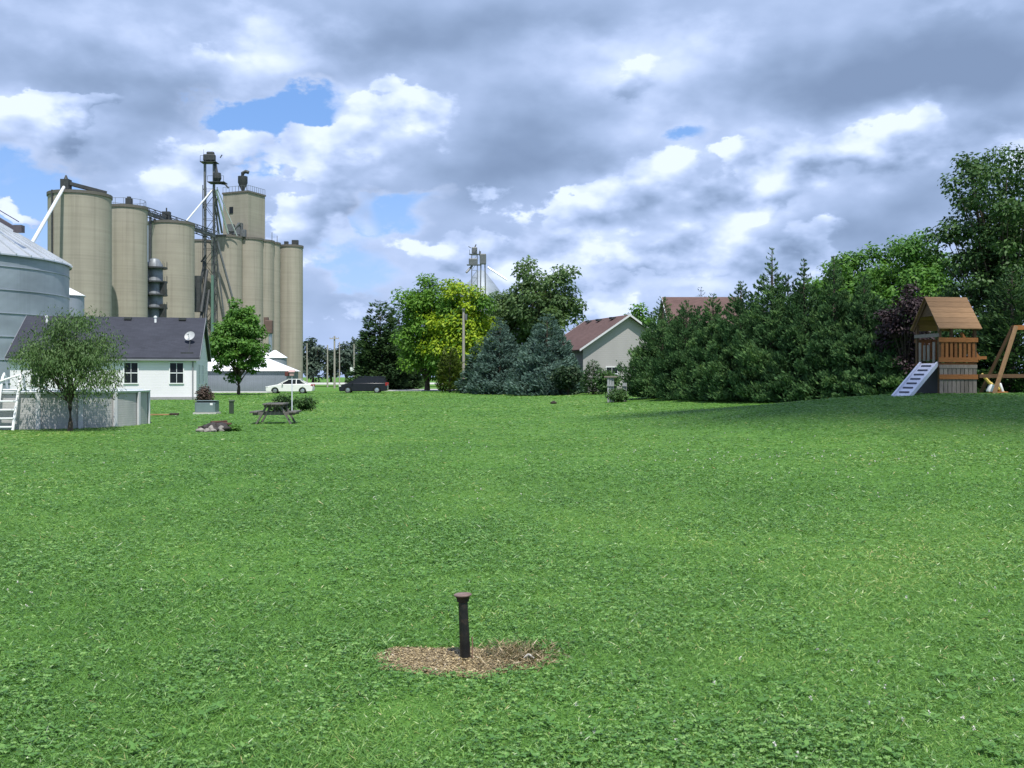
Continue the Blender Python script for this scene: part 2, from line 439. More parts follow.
M['table_wood'] = mat_wood('weathered_table', (0.13, 0.125, 0.115), (1.5, 12, 12))
M['pole_wood'] = mat_wood('pole_wood', (0.36, 0.34, 0.30), (8, 8, 0.6))
M['lavender'] = plain('pale_plastic', (0.68, 0.68, 0.78), 0.4, 0, 0.12)
M['bark'] = mat_bark('bark', (0.095, 0.078, 0.062))
M['bark_pale'] = mat_bark('pale_bark', (0.16, 0.14, 0.115))
M['asphalt'] = plain('pale_concrete_road', (0.50, 0.49, 0.46), 0.9, 0, 0.15, 0.4)

# ------------------------------------------------------------------ ground
def mat_lawn():
    b = NB('lawn')
    P = b.tc.outputs['Object']
    n1 = b.noise(0.11, 4, 0.55); n2 = b.noise(0.9, 5, 0.6); n3 = b.noise(9.0, 4, 0.7); n4 = b.noise(42.0, 3, 0.7)
    fine = b.math('ADD', b.math('MULTIPLY', n3, 0.5), b.math('MULTIPLY', n4, 0.5))
    g = b.ramp(fine, [(0.30, (0.046, 0.110, 0.020)), (0.50, (0.086, 0.195, 0.036)), (0.70, (0.142, 0.275, 0.056))])
    g = b.mix(b.math('MULTIPLY', b.ramp(n1, [(0.42, (0, 0, 0)), (0.66, (1, 1, 1))]), 0.45), g, (0.120, 0.210, 0.048))
    g = b.mix(b.math('MULTIPLY', b.ramp(n2, [(0.52, (0, 0, 0)), (0.74, (1, 1, 1))]), 0.35), g, (0.030, 0.095, 0.024))
    b.base(g, 0.95, 0, 0.1)
    b.bump(fine, 0.9, 0.05)
    return b.m
M['lawn'] = mat_lawn()
def grid_sheet(name, xs, ys, zf, mt):
    X, Y = np.meshgrid(xs, ys); Z = zf(X, Y)
    v = np.stack([X, Y, Z], -1).reshape(-1, 3).astype('f4'); nx, ny = len(xs), len(ys)
    i = np.arange(nx*ny).reshape(ny, nx)
    f = np.stack([i[:-1, :-1], i[:-1, 1:], i[1:, 1:], i[1:, :-1]], -1).reshape(-1, 4)
    return np_mesh(name, v, f, mt, smooth=True)
def np_mesh(name, v, f, mt, parent=None, tint=None, smooth=False):
    me = bpy.data.meshes.new(name); k = f.shape[1]
    me.vertices.add(len(v)); me.vertices.foreach_set('co', np.ascontiguousarray(v, 'f4').ravel())
    me.loops.add(f.size); me.loops.foreach_set('vertex_index', np.ascontiguousarray(f, 'i4').ravel())
    me.polygons.add(len(f)); me.polygons.foreach_set('loop_start', np.arange(0, f.size, k, dtype='i4'))
    me.polygons.foreach_set('loop_total', np.full(len(f), k, 'i4'))
    if smooth: me.polygons.foreach_set('use_smooth', np.ones(len(f), bool))
    me.materials.append(mt); me.update(calc_edges=True)
    if tint is not None:
        a = me.attributes.new('tint', 'FLOAT', 'FACE'); a.data.foreach_set('value', np.ascontiguousarray(tint, 'f4'))
    o = bpy.data.objects.new(name, me); C.objects.link(o)
    if parent is not None: o.parent = parent
    return o
xs = np.concatenate([[-5000, -1500, -500, -200, -100], np.arange(-60, 60.1, 1.0), [100, 200, 500, 1500, 5000]])
ys = np.concatenate([[-1500, -300, -60, -20], np.arange(-8, 80.1, 1.0), np.arange(84, 200, 8), [300, 600, 1500, 6000]])
def bumpy(X, Y):
    near = np.clip(1-np.abs(Y-30)/60, 0, 1)
    return hgt(X, Y)
ground = grid_sheet('lawn_ground', xs, ys, bumpy, M['lawn']); tag(ground, kind='structure')

def sheet(name, pts, mt, lift):
    m = MB(); m.face([(x, y, gz(x, y)+lift) for x, y in pts])
    o = m.build(name, mt); return tag(o, kind='structure')
def slab(name, pts, mt, h=0.02):
    m = MB(); m.prism([(x, y, gz(x, y)-0.05) for x, y in pts], (0, 0, h+0.05))
    o = m.build(name, mt); return tag(o, kind='structure')
# the far road, a gravel strip past it, the drive before the shed and the concrete strip by the van
slab('road', [(-160, 176), (40, 176), (40, 186), (-160, 186)], M['asphalt'], 0.02)
slab('gravel_lot', [(-75, 250), (-20, 250), (-20, 300), (-75, 300)], M['asphalt'], 0.02)
slab('driveway', [(-70, 108), (-26.5, 108), (-26.5, 114.3), (-70, 114.3)], M['asphalt'], 0.04)
slab('pavement', [(-20, 119), (-3.4, 121), (-3.4, 139), (-23, 139)], M['asphalt'], 0.05)

# ------------------------------------------------------------------ concrete silos and the elevator
def silo(name, label, px, d, rpx, top_py, group, mt='concrete', base=0.0):
    r = rpx*d/FPX; x = wx(px, d); h = wz(top_py, d-r)
    t = thing(name, label, 'silo', (x, d, base), 0, group)
    m = MB(); m.lathe([(r, -0.3), (r, h-0.35)], 64); m.build('wall', M[mt], t, True)
    m = MB(); m.lathe([(0, h+0.25), (r*0.9, h), (r+0.14, h-0.05), (r+0.14, h-0.5), (r-0.05, h-0.5)], 64); m.build('roof', M['rim'], t, True)
    return t, x, r, h
G_S = 'round concrete grain silos'
s1, x1, r1, h1 = silo('concrete_silo', 'widest and tallest looking concrete silo with the white spout at its top', 80, 150, 29.5, 189, G_S)
s2, x2, r2, h2 = silo('concrete_silo', 'narrow tan concrete silo close beside the widest one', 126.5, 163, 20.0, 203.5, G_S)
s3, x3, r3, h3 = silo('concrete_silo', 'tan concrete silo with a conveyor over its top beside the lattice leg tower', 171.5, 178, 22.0, 219.5, G_S)
s5, x5, r5, h5 = silo('concrete_silo', 'slim concrete silo at the end of the elevator nearest the far trees', 290.5, 210, 12.2, 244, G_S)
# fittings on the silos: vertical pipe, ladders, rail on the roofs
m = MB(); a = math.radians(-122)
for dz0 in (0,):
    m.tube((math.cos(a)*(r1+0.12), math.sin(a)*(r1+0.12), 1), (math.cos(a)*(r1+0.12), math.sin(a)*(r1+0.12), h1), 0.14)
m.build('downpipe', M['dark_steel'], s1)
def roof_rail(parent, r, h, n=18, a0=0, a1=6.283):
    m = MB()
    P = [(r*math.cos(a0+(a1-a0)*k/n), r*math.sin(a0+(a1-a0)*k/n)) for k in range(n+1)]
    for p in P: m.tube((*p, h), (*p, h+1.0), 0.035, n=5)
    for p, q in zip(P, P[1:]):
        m.tube((*p, h+1.0), (*q, h+1.0), 0.03, n=5)
    m.build('guard_rail', M['steel'], parent)
roof_rail(s2, r2*0.92, h2, 14)
m = MB(); m.box((1.0, -1.5, h2+0.55), (0.9, 0.9, 1.1)).box((1.0, -1.5, h2+1.2), (0.5, 0.5, 0.4)); m.build('roof_hatch', M['dark_steel'], s2)
m = MB(); m.box((1.2, -1.0, h5+0.5), (1.3, 0.8, 1.0)); m.build('roof_fan', M['dark_steel'], s5)
m = MB(); m.box((-0.6, -1.2, h5+0.35), (0.8, 0.8, 0.7)); m.build('roof_hatch', M['dark_steel'], s5)
# head of the spout on the widest silo
m = MB(); hx = wx(66, 147)-x1; hy = -3.0
m.box((hx, hy, h1+0.9), (1.2, 1.2, 1.5)).tube((hx, hy, h1+1.6), (hx, hy, h1+2.3), 0.35, 0.1)
m.beam((hx, hy, h1+1.2), (r1*0.95, -0.5, h1+0.1), 0.7, 0.5)
m.build('conveyor_head', M['dark_steel'], s1)
m = MB(); m.tube((hx-0.2, hy, h1+0.7), (wx(32, 128)-x1, 128-150, wz(243, 128)), 0.24, n=12); m.build('spout', M['white_pipe'], s1, True)

# the elevator block: a cluster of joined cylinders with a headhouse on top
el_t = thing('grain_elevator', 'joined concrete elevator cylinders topped by a square headhouse', 'grain elevator', (wx(245, 200), 200, 0))
ex, ey = el_t.location.x, 200
EH = 29.3
for px, d, r in ((203, 203, 3.0), (227, 196.5, 3.0), (249, 199.5, 2.75), (262, 202.5, 2.4), (270.5, 205.5, 1.95)):
    m = MB(); cx, cy = wx(px, d)-ex, d-ey
    m.lathe([(r, -0.3), (r, EH-0.4)], 48, (cx, cy, 0)); m.build('silo_cylinder', M['concrete_b'], el_t, True)
    m = MB(); m.lathe([(0, EH+0.1), (r+0.15, EH-0.02), (r+0.15, EH-0.45), (r-0.03, EH-0.45)], 48, (cx, cy, 0)); m.build('roof_slab', M['rim'], el_t, True)
c0 = Vector((wx(248, 198)-ex, 198-ey, 0)); cl_ = Vector((wx(223, 200.5)-ex, 200.5-ey, 0)); cr_ = Vector((wx(265, 203)-ex, 203-ey, 0)); cb = cl_+cr_-c0
HH = 38.6
def quad_prism(z0, z1, grow=0.0):
    ctr = (c0+cb)/2; P = [ctr+(p-ctr)*(1+grow) for p in (c0, cr_, cb, cl_)]
    m = MB(); m.prism([(p.x, p.y, z0) for p in P], (0, 0, z1-z0)); return m
hw = quad_prism(EH-1, HH-0.3).build('headhouse', M['concrete_b'], el_t)
quad_prism(HH-0.3, HH+0.05, 0.05).build('roof', M['rim'], hw)
m = MB(); lf = (cl_-c0).normalized(); nf = Vector((lf.y, -lf.x, 0)); nf = nf if nf.y < 0 else -nf
wp = c0+lf*4.1+nf*0.03; m.box((wp.x, wp.y, 35.0), (0.9, 0.15, 1.3), Matrix.Rotation(math.atan2(lf.y, lf.x), 3, 'Z')); m.build('window', M['glass'], hw)
m = MB()
for k in range(9):
    p = c0+(cl_-c0)*(k/8); q = c0+(cr_-c0)*(k/8)
    m.tube((p.x, p.y, HH), (p.x, p.y, HH+1.1), 0.04, n=5).tube((q.x, q.y, HH), (q.x, q.y, HH+1.1), 0.04, n=5)
m.tube((c0.x, c0.y, HH+1.1), (cl_.x, cl_.y, HH+1.1), 0.035, n=5).tube((c0.x, c0.y, HH+1.1), (cr_.x, cr_.y, HH+1.1), 0.035, n=5)
m.build('guard_rail', M['steel'], hw)
# cyclone dust collector on the headhouse roof
cyc = c0+(cl_-c0)*0.52+(cr_-c0)*0.45
m = MB(); m.lathe([(0.0, 3.6), (0.95, 3.5), (0.95, 2.2), (0.25, 0.6), (0.25, 0.0)], 20, (cyc.x, cyc.y, HH))
m.path([(cyc.x, cyc.y, HH+3.4), (cyc.x, cyc.y, HH+4.2), (cyc.x+0.6, cyc.y, HH+4.5), (cyc.x+1.2, cyc.y, HH+4.3)], [0.4, 0.4, 0.38, 0.35])
for a in range(4): m.tube((cyc.x+math.cos(a*1.57)*0.9, cyc.y+math.sin(a*1.57)*0.9, HH), (cyc.x+math.cos(a*1.57)*0.7, cyc.y+math.sin(a*1.57)*0.7, HH+2.2), 0.06, n=5)
m.build('cyclone', M['dark_steel'], hw, True)
# small machinery on the elevator deck, in front of the headhouse
m = MB()
for k, (px, py, w) in enumerate(((231, 228, 1.3), (236, 231, 1.6), (242, 233, 1.2), (239, 226, .9))):
    x = wx(px, 196)-ex; m.box((x, -4.0+0.3*k, wz(py, 196)), (w, 1.0, 1.4)); m.tube((x, -4, EH), (x, -4, wz(py, 196)), 0.1)
m.tube((wx(236, 196)-ex, -4, EH+1.6), (wx(228, 196)-ex, -4.2, EH+0.4), 0.25).tube((wx(240, 196)-ex, -4, EH+2.6), (wx(232, 196)-ex, -4.2, EH+0.8), 0.25)
m.build('deck_machinery', M['steel'], el_t)
for px_, d_, y_, k_ in ((272, 201, 1.0, 1.5), (276, 203, 4.0, 1.2)):
    m = MB(); m.tube((wx(px_, d_)-ex, y_, EH-0.2), (wx(px_, d_)-ex, y_, EH+k_), 0.06); m.build('roof_mast', M['steel'], el_t)
# spouts down the front of the elevator
m = MB()
m.tube((wx(216, 190.5)-ex, -9, wz(240, 190.5)), (wx(236, 193)-ex, -7.2, wz(310, 193)), 0.22).tube((wx(214, 190.5)-ex, -9.4, wz(236, 190.5)), (wx(225, 193)-ex, -7.3, wz(320, 193)), 0.16)
m.build('spout', M['steel'], el_t, True)

# ------------------------------------------------------------------ the lattice leg tower
LD = 189.0; lx = wx(210, LD)
leg = thing('leg_tower', 'tall steel bucket elevator leg with lattice bracing and platforms', 'grain leg', (lx, LD, 0))
LZ = wz(160, LD)
m = MB()
for sx in (-0.95, 0.75): m.box((sx, 0, LZ/2-0.1), (0.36, 0.55, LZ))
m.build('trunk_casing', M['steel'], leg)
m = MB(); w = 1.05
for sx in (-w, w):
    for sy in (-w, w): m.beam((sx, sy, -0.2), (sx, sy, wz(186, LD)), 0.12, 0.12)
nb = 13; zt = wz(190, LD)
for k in range(nb+1):
    z = 0.5+(zt-0.5)*k/nb
    for a, b in (((-w, -w), (w, -w)), ((-w, w), (w, w)), ((-w, -w), (-w, w)), ((w, -w), (w, w))):
        m.beam((*a, z), (*b, z), 0.07, 0.07)
        if k < nb:
            z2 = 0.5+(zt-0.5)*(k+1)/nb
            if k % 2: a, b = b, a
            m.beam((*a, z), (*b, z2), 0.08, 0.08)
m.build('lattice_frame', M['dark_steel'], leg)
m = MB(); m.box((-0.1, 0, LZ+0.4), (2.2, 1.1, 1.3), None, 0.2).box((0.1, 0, LZ+1.2), (1.4, 0.9, 0.7), None, 0.2).box((-0.1, 0, LZ-0.5), (3.0, 2.2, 0.12))
for sx in (-1.5, -0.5, 0.5, 1.4):
    m.tube((sx, -1.1, LZ-0.5), (sx, -1.1, LZ+0.6), 0.04, n=5)
m.tube((-1.5, -1.1, LZ+0.6), (1.4, -1.1, LZ+0.6), 0.035, n=5).tube((1.9, 0, LZ+0.4), (2.3, 0, LZ+1.0), 0.1).tube((-1.2, 0, LZ-0.5), (-1.2, 0, LZ+2.0), 0.03, n=5)
m.build('head_section', M['dark_steel'], leg)
m = MB(); dz = wz(180, LD)
m.lathe([(0, 1.4), (0.7, 1.2), (0.8, 0.2), (0.35, -0.8), (0, -0.9)], 14, (1.5, -0.5, dz)).box((1.5, -0.3, dz-0.6), (3.2, 2.4, 0.12)).tube((0.9, 0, LZ-0.3), (1.4, -0.4, dz+1.2), 0.28)
for sx in (0, 1, 2, 3): m.tube((sx, -1.5, dz-0.6), (sx, -1.5, dz+0.5), 0.04, n=5)
m.tube((0, -1.5, dz+0.5), (3.0, -1.5, dz+0.5), 0.035, n=5).path([(1.8, -0.4, dz-0.7), (3.0, -0.4, dz-0.9), (3.6, -0.4, dz-1.6)], [0.16]*3)
m.build('distributor', M['dark_steel'], leg)
def lp(px, py, d): return (wx(px, d)-lx, d-LD, wz(py, d))
for a, b, rr, mt in ((lp(213, 189, 188.4), lp(184, 224, 180), 0.14, 'white_pipe'), (lp(214, 190, 188.4), lp(222, 233, 193.5), 0.2, 'steel'), (lp(216, 190, 188.4), lp(228, 234, 194), 0.2, 'white_pipe'),
                     (lp(217, 188, 188.4), lp(237, 236, 194), 0.10, 'white_pipe'), (lp(213, 192, 188.4), lp(219, 234, 192), 0.16, 'steel')):
    m = MB(); m.tube(a, b, rr, n=8); m.build('spout', M[mt], leg, True)
# lower braces and dump-pit pipes between silo and tower
m = MB()
for a, b, rr in ((lp(205, 262, 188), lp(197, 300, 186), 0.28), (lp(207, 270, 188), lp(201, 312, 185), 0.32), (lp(204, 300, 187), lp(199, 330, 184), 0.3), (lp(209, 290, 187.5), lp(203, 335, 184), 0.24), (lp(198, 276, 186), lp(198, 312, 186), 0.7), (lp(201, 262, 188), lp(206, 255, 188), 0.15)):
    m.tube(a, b, rr, n=8)
m.build('lower_pipe', M['dark_steel'], leg, True)
m = MB(); m.box((0.9, -1.5, wz(325, LD)), (0.45, 0.3, 18.5)); m.build('cable_tray', plain('green_paint', (0.11, 0.20, 0.16), 0.6), leg)

# ------------------------------------------------------------------ conveyor bridge over silo three
m = MB()
def truss(m, A, B, h, w, n):
    A, B = Vector(A), Vector(B); side = (B-A).cross(Vector((0, 0, 1))).normalized()*w/2; up = Vector((0, 0, h))
    for s in (side, -side):
        m.beam(A+s, B+s, 0.12, 0.12).beam(A+s+up, B+s+up, 0.12, 0.12)
        for k in range(n):
            p, q = A.lerp(B, k/n)+s, A.lerp(B, (k+1)/n)+s
            m.beam(p, q+up, 0.07, 0.07) if k % 2 else m.beam(p+up, q, 0.07, 0.07)
            m.beam(p, p+up, 0.07, 0.07)
cbA = Vector((wx(141, 172), 172, wz(214, 172))); cbB = Vector((wx(213, 187), 187.6, wz(238, 187)))
cv = thing('conveyor_bridge', 'dark steel conveyor truss running from the silo tops to the leg tower', 'conveyor', cbA)
truss(m, (0, 0, 0), cbB-cbA, 1.3, 1.3, 14); m.build('truss', M['dark_steel'], cv)
m = MB(); m.beam((0, 0, 0.5), (cbB-cbA)+Vector((0, 0, 0.5)), 0.8, 0.55); m.build('trough', M['steel'], cv)
m = MB(); q = (cbB-cbA)*0.33+Vector((0, 0, 1.1)); m.box(q, (1.3, 1.0, 1.6)).tube(q, q+Vector((0, 0, 1.5)), 0.12); m.build('drive_head', M['dark_steel'], cv)
m = MB(); q = (cbB-cbA)*0.12; m.tube(q, (q.x+0.3, q.y-1, wz(262, 172)-cbA.z), 0.22); m.build('downspout', M['dark_steel'], cv)

# ------------------------------------------------------------------ silver dryer tower between two silos
dd = 168; dx = wx(154.5, dd)
dr = thing('grain_dryer', 'silver cylindrical grain dryer with dark ring platforms between two silos', 'grain dryer', (dx, dd, 0))
dzT = wz(258, dd); rr = 1.35
m = MB(); m.lathe([(rr, -0.2), (rr, dzT-1.2), (rr*0.55, dzT-0.2), (0, dzT)], 28); m.build('drum', plain('dull_steel', (0.20, 0.22, 0.24), 0.5, 0.25, 0.3, 0.8), dr, True)
m = MB()
for py in (268, 282, 295, 308):
    z = wz(py, dd); m.lathe([(rr+0.02, -0.15), (rr+0.75, -0.15), (rr+0.75, 0.1), (rr+0.02, 0.1)], 28, (0, 0, z))
    for k in range(12):
        a = k*math.pi/6; m.tube((math.cos(a)*(rr+0.7), math.sin(a)*(rr+0.7), z), (math.cos(a)*(rr+0.7), math.sin(a)*(rr+0.7), z+1.05), 0.03, n=5)
m.build('ring_platform', M['dark_steel'], dr)
for k in range(5):
    m = MB(); m.box((rr+0.35, -0.9+0.1*k, 2+3.6*k), (0.9, 0.6, 2.2)); m.build('burner_housing', M['dark_steel'], dr)

# ------------------------------------------------------------------ the big galvanised bin, its little neighbour
bd = 102.0; bcx = wx(-64, bd); br = 12.45; be = wz(258, bd-4)
gb = thing('grain_bin', 'huge corrugated galvanised grain bin cut off by the picture edge', 'grain bin', (bcx, bd, 0))
m = MB(); m.lathe([(br, -0.2), (br, be)], 96); m.build('wall', M['galv'], gb, True)
bh = be+br*0.56
m = MB(); m.lathe([(br+0.25, be-0.05), (br+0.25, be+0.08), (1.4, bh), (0, bh+0.1)], 96); m.build('roof', M['galv_roof'], gb, True)
m = MB()
for k in range(48):
    a = k*math.pi/24+0.03; c_, s_ = math.cos(a), math.sin(a)
    m.beam((c_*(br+0.3), s_*(br+0.3), be+0.14), (c_*1.5, s_*1.5, bh+0.05), 0.09, 0.12)
m.build('roof_rib', M['galv_roof'], gb)
m = MB()
for k in range(6):
    z = be*(k+0.5)/6; m.lathe([(br+0.01, z-0.06), (br+0.06, z-0.04), (br+0.06, z+0.04), (br+0.01, z+0.06)], 96)
m.build('stiffener_ring', M['galv'], gb, True)
for k, a in enumerate((-0.85, -1.15)):
    m = MB(); rv = br*0.80; zz = be+(br-rv)/(br-1.4)*(bh-be); m.box((math.cos(a)*rv, math.sin(a)*rv, zz+0.35), (0.7, 0.7, 0.8), Matrix.Rotation(a, 3, 'Z')); m.build('roof_vent', M['dark_steel'], gb)
m = MB(); A = Vector((1.0, -2, bh+1.0)); B = Vector((wx(19, 98)-bcx, -4.0, wz(231, 98))); m.beam(A, B, 0.25, 0.35).beam(A+Vector((0, 0, 0.9)), B+Vector((0, 0, 0.9)), 0.06, 0.08); m.box(B+Vector((0, 0, 0.2)), (0.8, 0.7, 0.7)); m.build('roof_stair', plain('stair_steel', (0.10, 0.085, 0.10), 0.6, 0.2), gb)
sd = 124; sx_ = wx(66, sd)
sb = thing('grain_bin', 'small steel bin with a pale roof peeking past the huge bin', 'grain bin', (sx_, sd, 0))
m = MB(); z0 = wz(296, sd); m.lathe([(2.1, -0.2), (2.1, z0)], 40); m.build('wall', M['galv'], sb, True)
m = MB(); m.lathe([(2.25, z0-0.03), (2.25, z0+0.06), (0.3, z0+1.1), (0, z0+1.15)], 40); m.build('roof', M['white_roof'], sb, True)

# ------------------------------------------------------------------ sheds and small bins past the white house
shd = thing('long_shed', 'long low grey steel shed with a white hip roof behind the round tree', 'shed', (wx(238, 116), 116, 0))
L2 = 7.0; W2 = 3.2; e_ = 2.4
x0, x1_ = wx(178, 116)-wx(238, 116), wx(286.5, 116)-wx(238, 116)
m = MB(); m.box(((x0+x1_)/2, W2, e_/2-0.1), (x1_-x0, W2*2, e_+0.2)); m.build('wall', M['shed_wall'], shd)
m = MB(); o_ = 0.25; ya, yb = -o_, 2*W2+o_; ry = 1.5
A = [(x0-o_, ya, e_), (x1_+o_, ya, e_), (x1_+o_, yb, e_), (x0-o_, yb, e_), (x0+2.8, W2, e_+ry), (x1_-2.8, W2, e_+ry)]
vs = [m.bm.verts.new(p) for p in A]
for f in ((0, 1, 5, 4), (1, 2, 5), (2, 3, 4, 5), (3, 0, 4), (3, 2, 1, 0)): m.bm.faces.new([vs[i] for i in f])
m.build('roof', M['white_roof'], shd)
for px, d, rp, lab in ((262, 133, 11.5, 'first of two squat grey bins with white cone roofs, behind the round tree'), (275, 136, 11.5, 'squat grey bin with white cone roof beside the slim concrete silo')):
    r = rp*d/FPX; t = thing('storage_bin', lab, 'grain bin', (wx(px, d), d, 0), 0, 'squat white roofed bins')
    zt = wz(358, d); m = MB(); m.lathe([(r, -0.1), (r, zt)], 40); m.build('wall', M['galv'], t, True)
    m = MB(); m.lathe([(r+0.12, zt-0.02), (r+0.12, zt+0.06), (0.2, wz(350.5, d)), (0, wz(350, d))], 40); m.build('roof', M['white_roof'], t, True)
dc = thing('dust_collector', 'brown box filter on a pale stack before the elevator', 'dust collector', (wx(269, 150), 150, 0))
m = MB(); m.box((0, 0, wz(327, 150)), (1.1, 1.0, 2.0), None, 0.1).box((-0.4, 0, wz(322, 150)), (0.6, 0.8, 1.4)); m.build('filter_box', plain('rusty_brown', (0.13, 0.085, 0.07), 0.8), dc)
m = MB(); m.tube((0.2, 0, -0.1), (0.2, 0, wz(330, 150)), 0.26); m.build('stack', M['silver'], dc, True)

# ------------------------------------------------------------------ gable house builder
def gable_house(t, L, W, eave, ridge, wall_mt, roof_mt, over=0.45, found=0.0, thick=0.14, trim='trim'):
    """local frame: x along the ridge (0..L), y from the front wall (0) to the back (W)"""
    m = MB(); m.prism([(0, 0, -0.2), (0, W, -0.2), (0, W, eave), (0, W/2, ridge), (0, 0, eave)], (L, 0, 0))
    wl = m.build('wall', M[wall_mt], t)
    sl = (ridge-eave)/(W/2); th = thick
    ya, za = -over, eave-over*sl
    m = MB()
    for s in (0, 1):
        f = (lambda y: y) if s == 0 else (lambda y: W-y)
        P = [(-over, f(ya), za+0.02), (-over, f(W/2), ridge+0.02), (-over, f(W/2), ridge+0.02+th), (-over, f(ya), za+0.02+th)]
        m.prism(P, (L+2*over, 0, 0))
    rf = m.build('roof', M[roof_mt], t)
    # white rake and eave boards, a few millimetres proud of the roof edge
    for xx in (-over-0.03, L+over):
        m = MB(); tb_ = 0.05
        for s in (0, 1):
            f = (lambda y: y) if s == 0 else (lambda y: W-y)
            m.prism([(xx, f(ya), za-tb_), (xx, f(W/2), ridge-tb_), (xx, f(W/2), ridge+0.05+th), (xx, f(ya), za+0.05+th)], (0.03, 0, 0))
        m.build('rake_board', M[trim], rf)
    return wl, rf, sl
def window(parent, c, w, h, ny=-1, rot=None, mt='trim'):
    """a double-hung window on a wall whose outside is local -y"""
    m = MB(); r = rot or Matrix.Identity(3); P = lambda v: Vector(c)+r @ Vector(v)
    fw = 0.07
    m.box(P((-w/2, -0.03, 0)), (fw, 0.07, h+fw), r).box(P((w/2, -0.03, 0)), (fw, 0.07, h+fw), r)
    m.box(P((0, -0.03, h/2)), (w-fw, 0.07, fw), r).box(P((0, -0.035, -h/2)), (w-fw, 0.09, fw), r).box(P((0, -0.03, 0)), (w-fw, 0.06, 0.06), r)
    m.box(P((0, -0.025, h/4)), (0.03, 0.04, h/2-0.1), r).box(P((0, -0.025, -h/4)), (0.03, 0.04, h/2-0.1), r)
    f = m.build('window', M[mt], parent)
    m = MB(); m.box(P((0, -0.012, 0)), (w-fw, 0.02, h-0.02), r); m.build('pane', M['glass'], f)
    return f

# the white house behind the pool
HA = R(13)
hxL, hyL = wx(10, 71.8), 71.8
wh = thing('white_house', 'low white house with a charcoal shingle roof behind the pool', 'house', (hxL, hyL, 0), HA)
HL, HW = 12.8, 12.0
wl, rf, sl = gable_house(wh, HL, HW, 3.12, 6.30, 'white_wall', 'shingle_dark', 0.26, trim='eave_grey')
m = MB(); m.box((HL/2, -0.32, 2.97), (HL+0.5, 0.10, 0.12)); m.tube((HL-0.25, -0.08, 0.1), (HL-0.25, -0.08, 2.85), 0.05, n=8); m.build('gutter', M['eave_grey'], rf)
for xx in (8.2, 11.4): window(wl, (xx, -0.01, 2.0), 1.0, 1.55, mt='trim')
window(wl, (1.9, -0.01, 1.9), 1.0, 1.55); 
rg = Matrix.Rotation(R(90), 3, 'Z')
for yy in (2.2, 5.6): window(wl, (HL+0.01, yy, 1.9), 0.9, 1.5, rot=rg)
m = MB(); m.box((HL/2, -0.04, 0.05), (HL, 0.06, 0.34)); m.build('foundation', plain('foundation', (0.30, 0.30, 0.30), 0.9), wh)
for xx, yy in ((1.4, 5.0), (9.3, 5.2)):
    z = 3.12+sl*yy; m = MB(); m.tube((xx, yy, z-0.1), (xx, yy, z+0.5), 0.09); m.lathe([(0.13, 0.5), (0.13, 0.62), (0, 0.66)], 10, (xx, yy, z)); m.build('vent_pipe', M['trim'], rf)
for xx in (3.4, 7.2, 11.3):
    z = 3.12+sl*5.6; m = MB(); m.box((xx, 5.6, z+0.22), (0.55, 0.5, 0.18)); m.build('attic_vent', M['dark_steel'], rf)
# satellite dish
z = 3.12+sl*2.6
m = MB(); m.tube((12.2, 0.5, 3.12+sl*.5+.1), (12.2, 1.9, z+0.1), 0.03); m.tube((12.2, 2.5, z), (12.2, 2.2, z+0.3), 0.03); ds = m.build('dish_mount', M['dark_steel'], rf)
m = MB(); m.lathe([(0, 0.0), (0.16, 0.015), (0.3, 0.06), (0.40, 0.12), (0.40, 0.14), (0.29, 0.08), (0, 0.02)], 24)
m.tube((0, -0.36, 0.1), (0, -0.05, 0.42), 0.02).tube((0, -0.05, 0.38), (0, -0.02, 0.48), 0.05)
bmesh.ops.transform(m.bm, matrix=Matrix.Translation((12.2, 1.95, z+0.28)) @ Matrix.Rotation(R(58), 4, 'X') @ Matrix.Rotation(R(-18), 4, 'Y'), verts=m.bm.verts)
m.build('satellite_dish', plain('dish_grey', (0.42, 0.43, 0.44), 0.5), rf, True)
m = MB(); m.box((12.1, 0.5, 3.12+sl*.5+0.12), (0.9, 0.35, 0.1)); m.build('roof_flashing', M['dark_steel'], rf)

# brown-roofed house with its pale gable, and the second brown roof behind the conifers
bx, by = 11.0-0.955*4.5, 95-0.296*4.5
# local x along the ridge (towards the back), so the gable front is at x = 0
ang_ = math.atan2(10, -3.1)
bz = gz(11, 92)-0.1
bhs = thing('gabled_house', 'grey sided house with a brown roof, gable showing beside the spruces', 'house', (11.0+0.955*4.55, 95+0.296*4.55, bz), ang_)
EVE, RDG = 4.25-bz-0.1, 7.65-bz
wl, rf, sl = gable_house(bhs, 10.6, 9.1, EVE+0.35, RDG-0.15, 'grey_wall', 'shingle_brown', 0.55, thick=0.10, trim='house_trim')
for xx in (2.5, 6.0, 8.8):
    z = EVE+0.35+sl*(9.1-5.0); m = MB(); m.box((xx, 5.05, z+0.22), (0.6, 0.5, 0.2)); m.build('attic_vent', M['dark_steel'], rf)
rgb_ = Matrix.Rotation(R(-90), 3, 'Z')
window(wl, (-0.01, 3.2, 1.6), 1.2, 1.3, rot=rgb_); window(wl, (-0.01, 6.2, 1.6), 1.2, 1.3, rot=rgb_)
b2 = thing('brown_roof_house', 'house whose brown roof ridge shows above the conifer row', 'house', (wx(671, 101), 100, 0.45), R(0))
gable_house(b2, 7.5, 9.0, 6.15, 9.45, 'grey_wall', 'shingle_brown', 0.4)

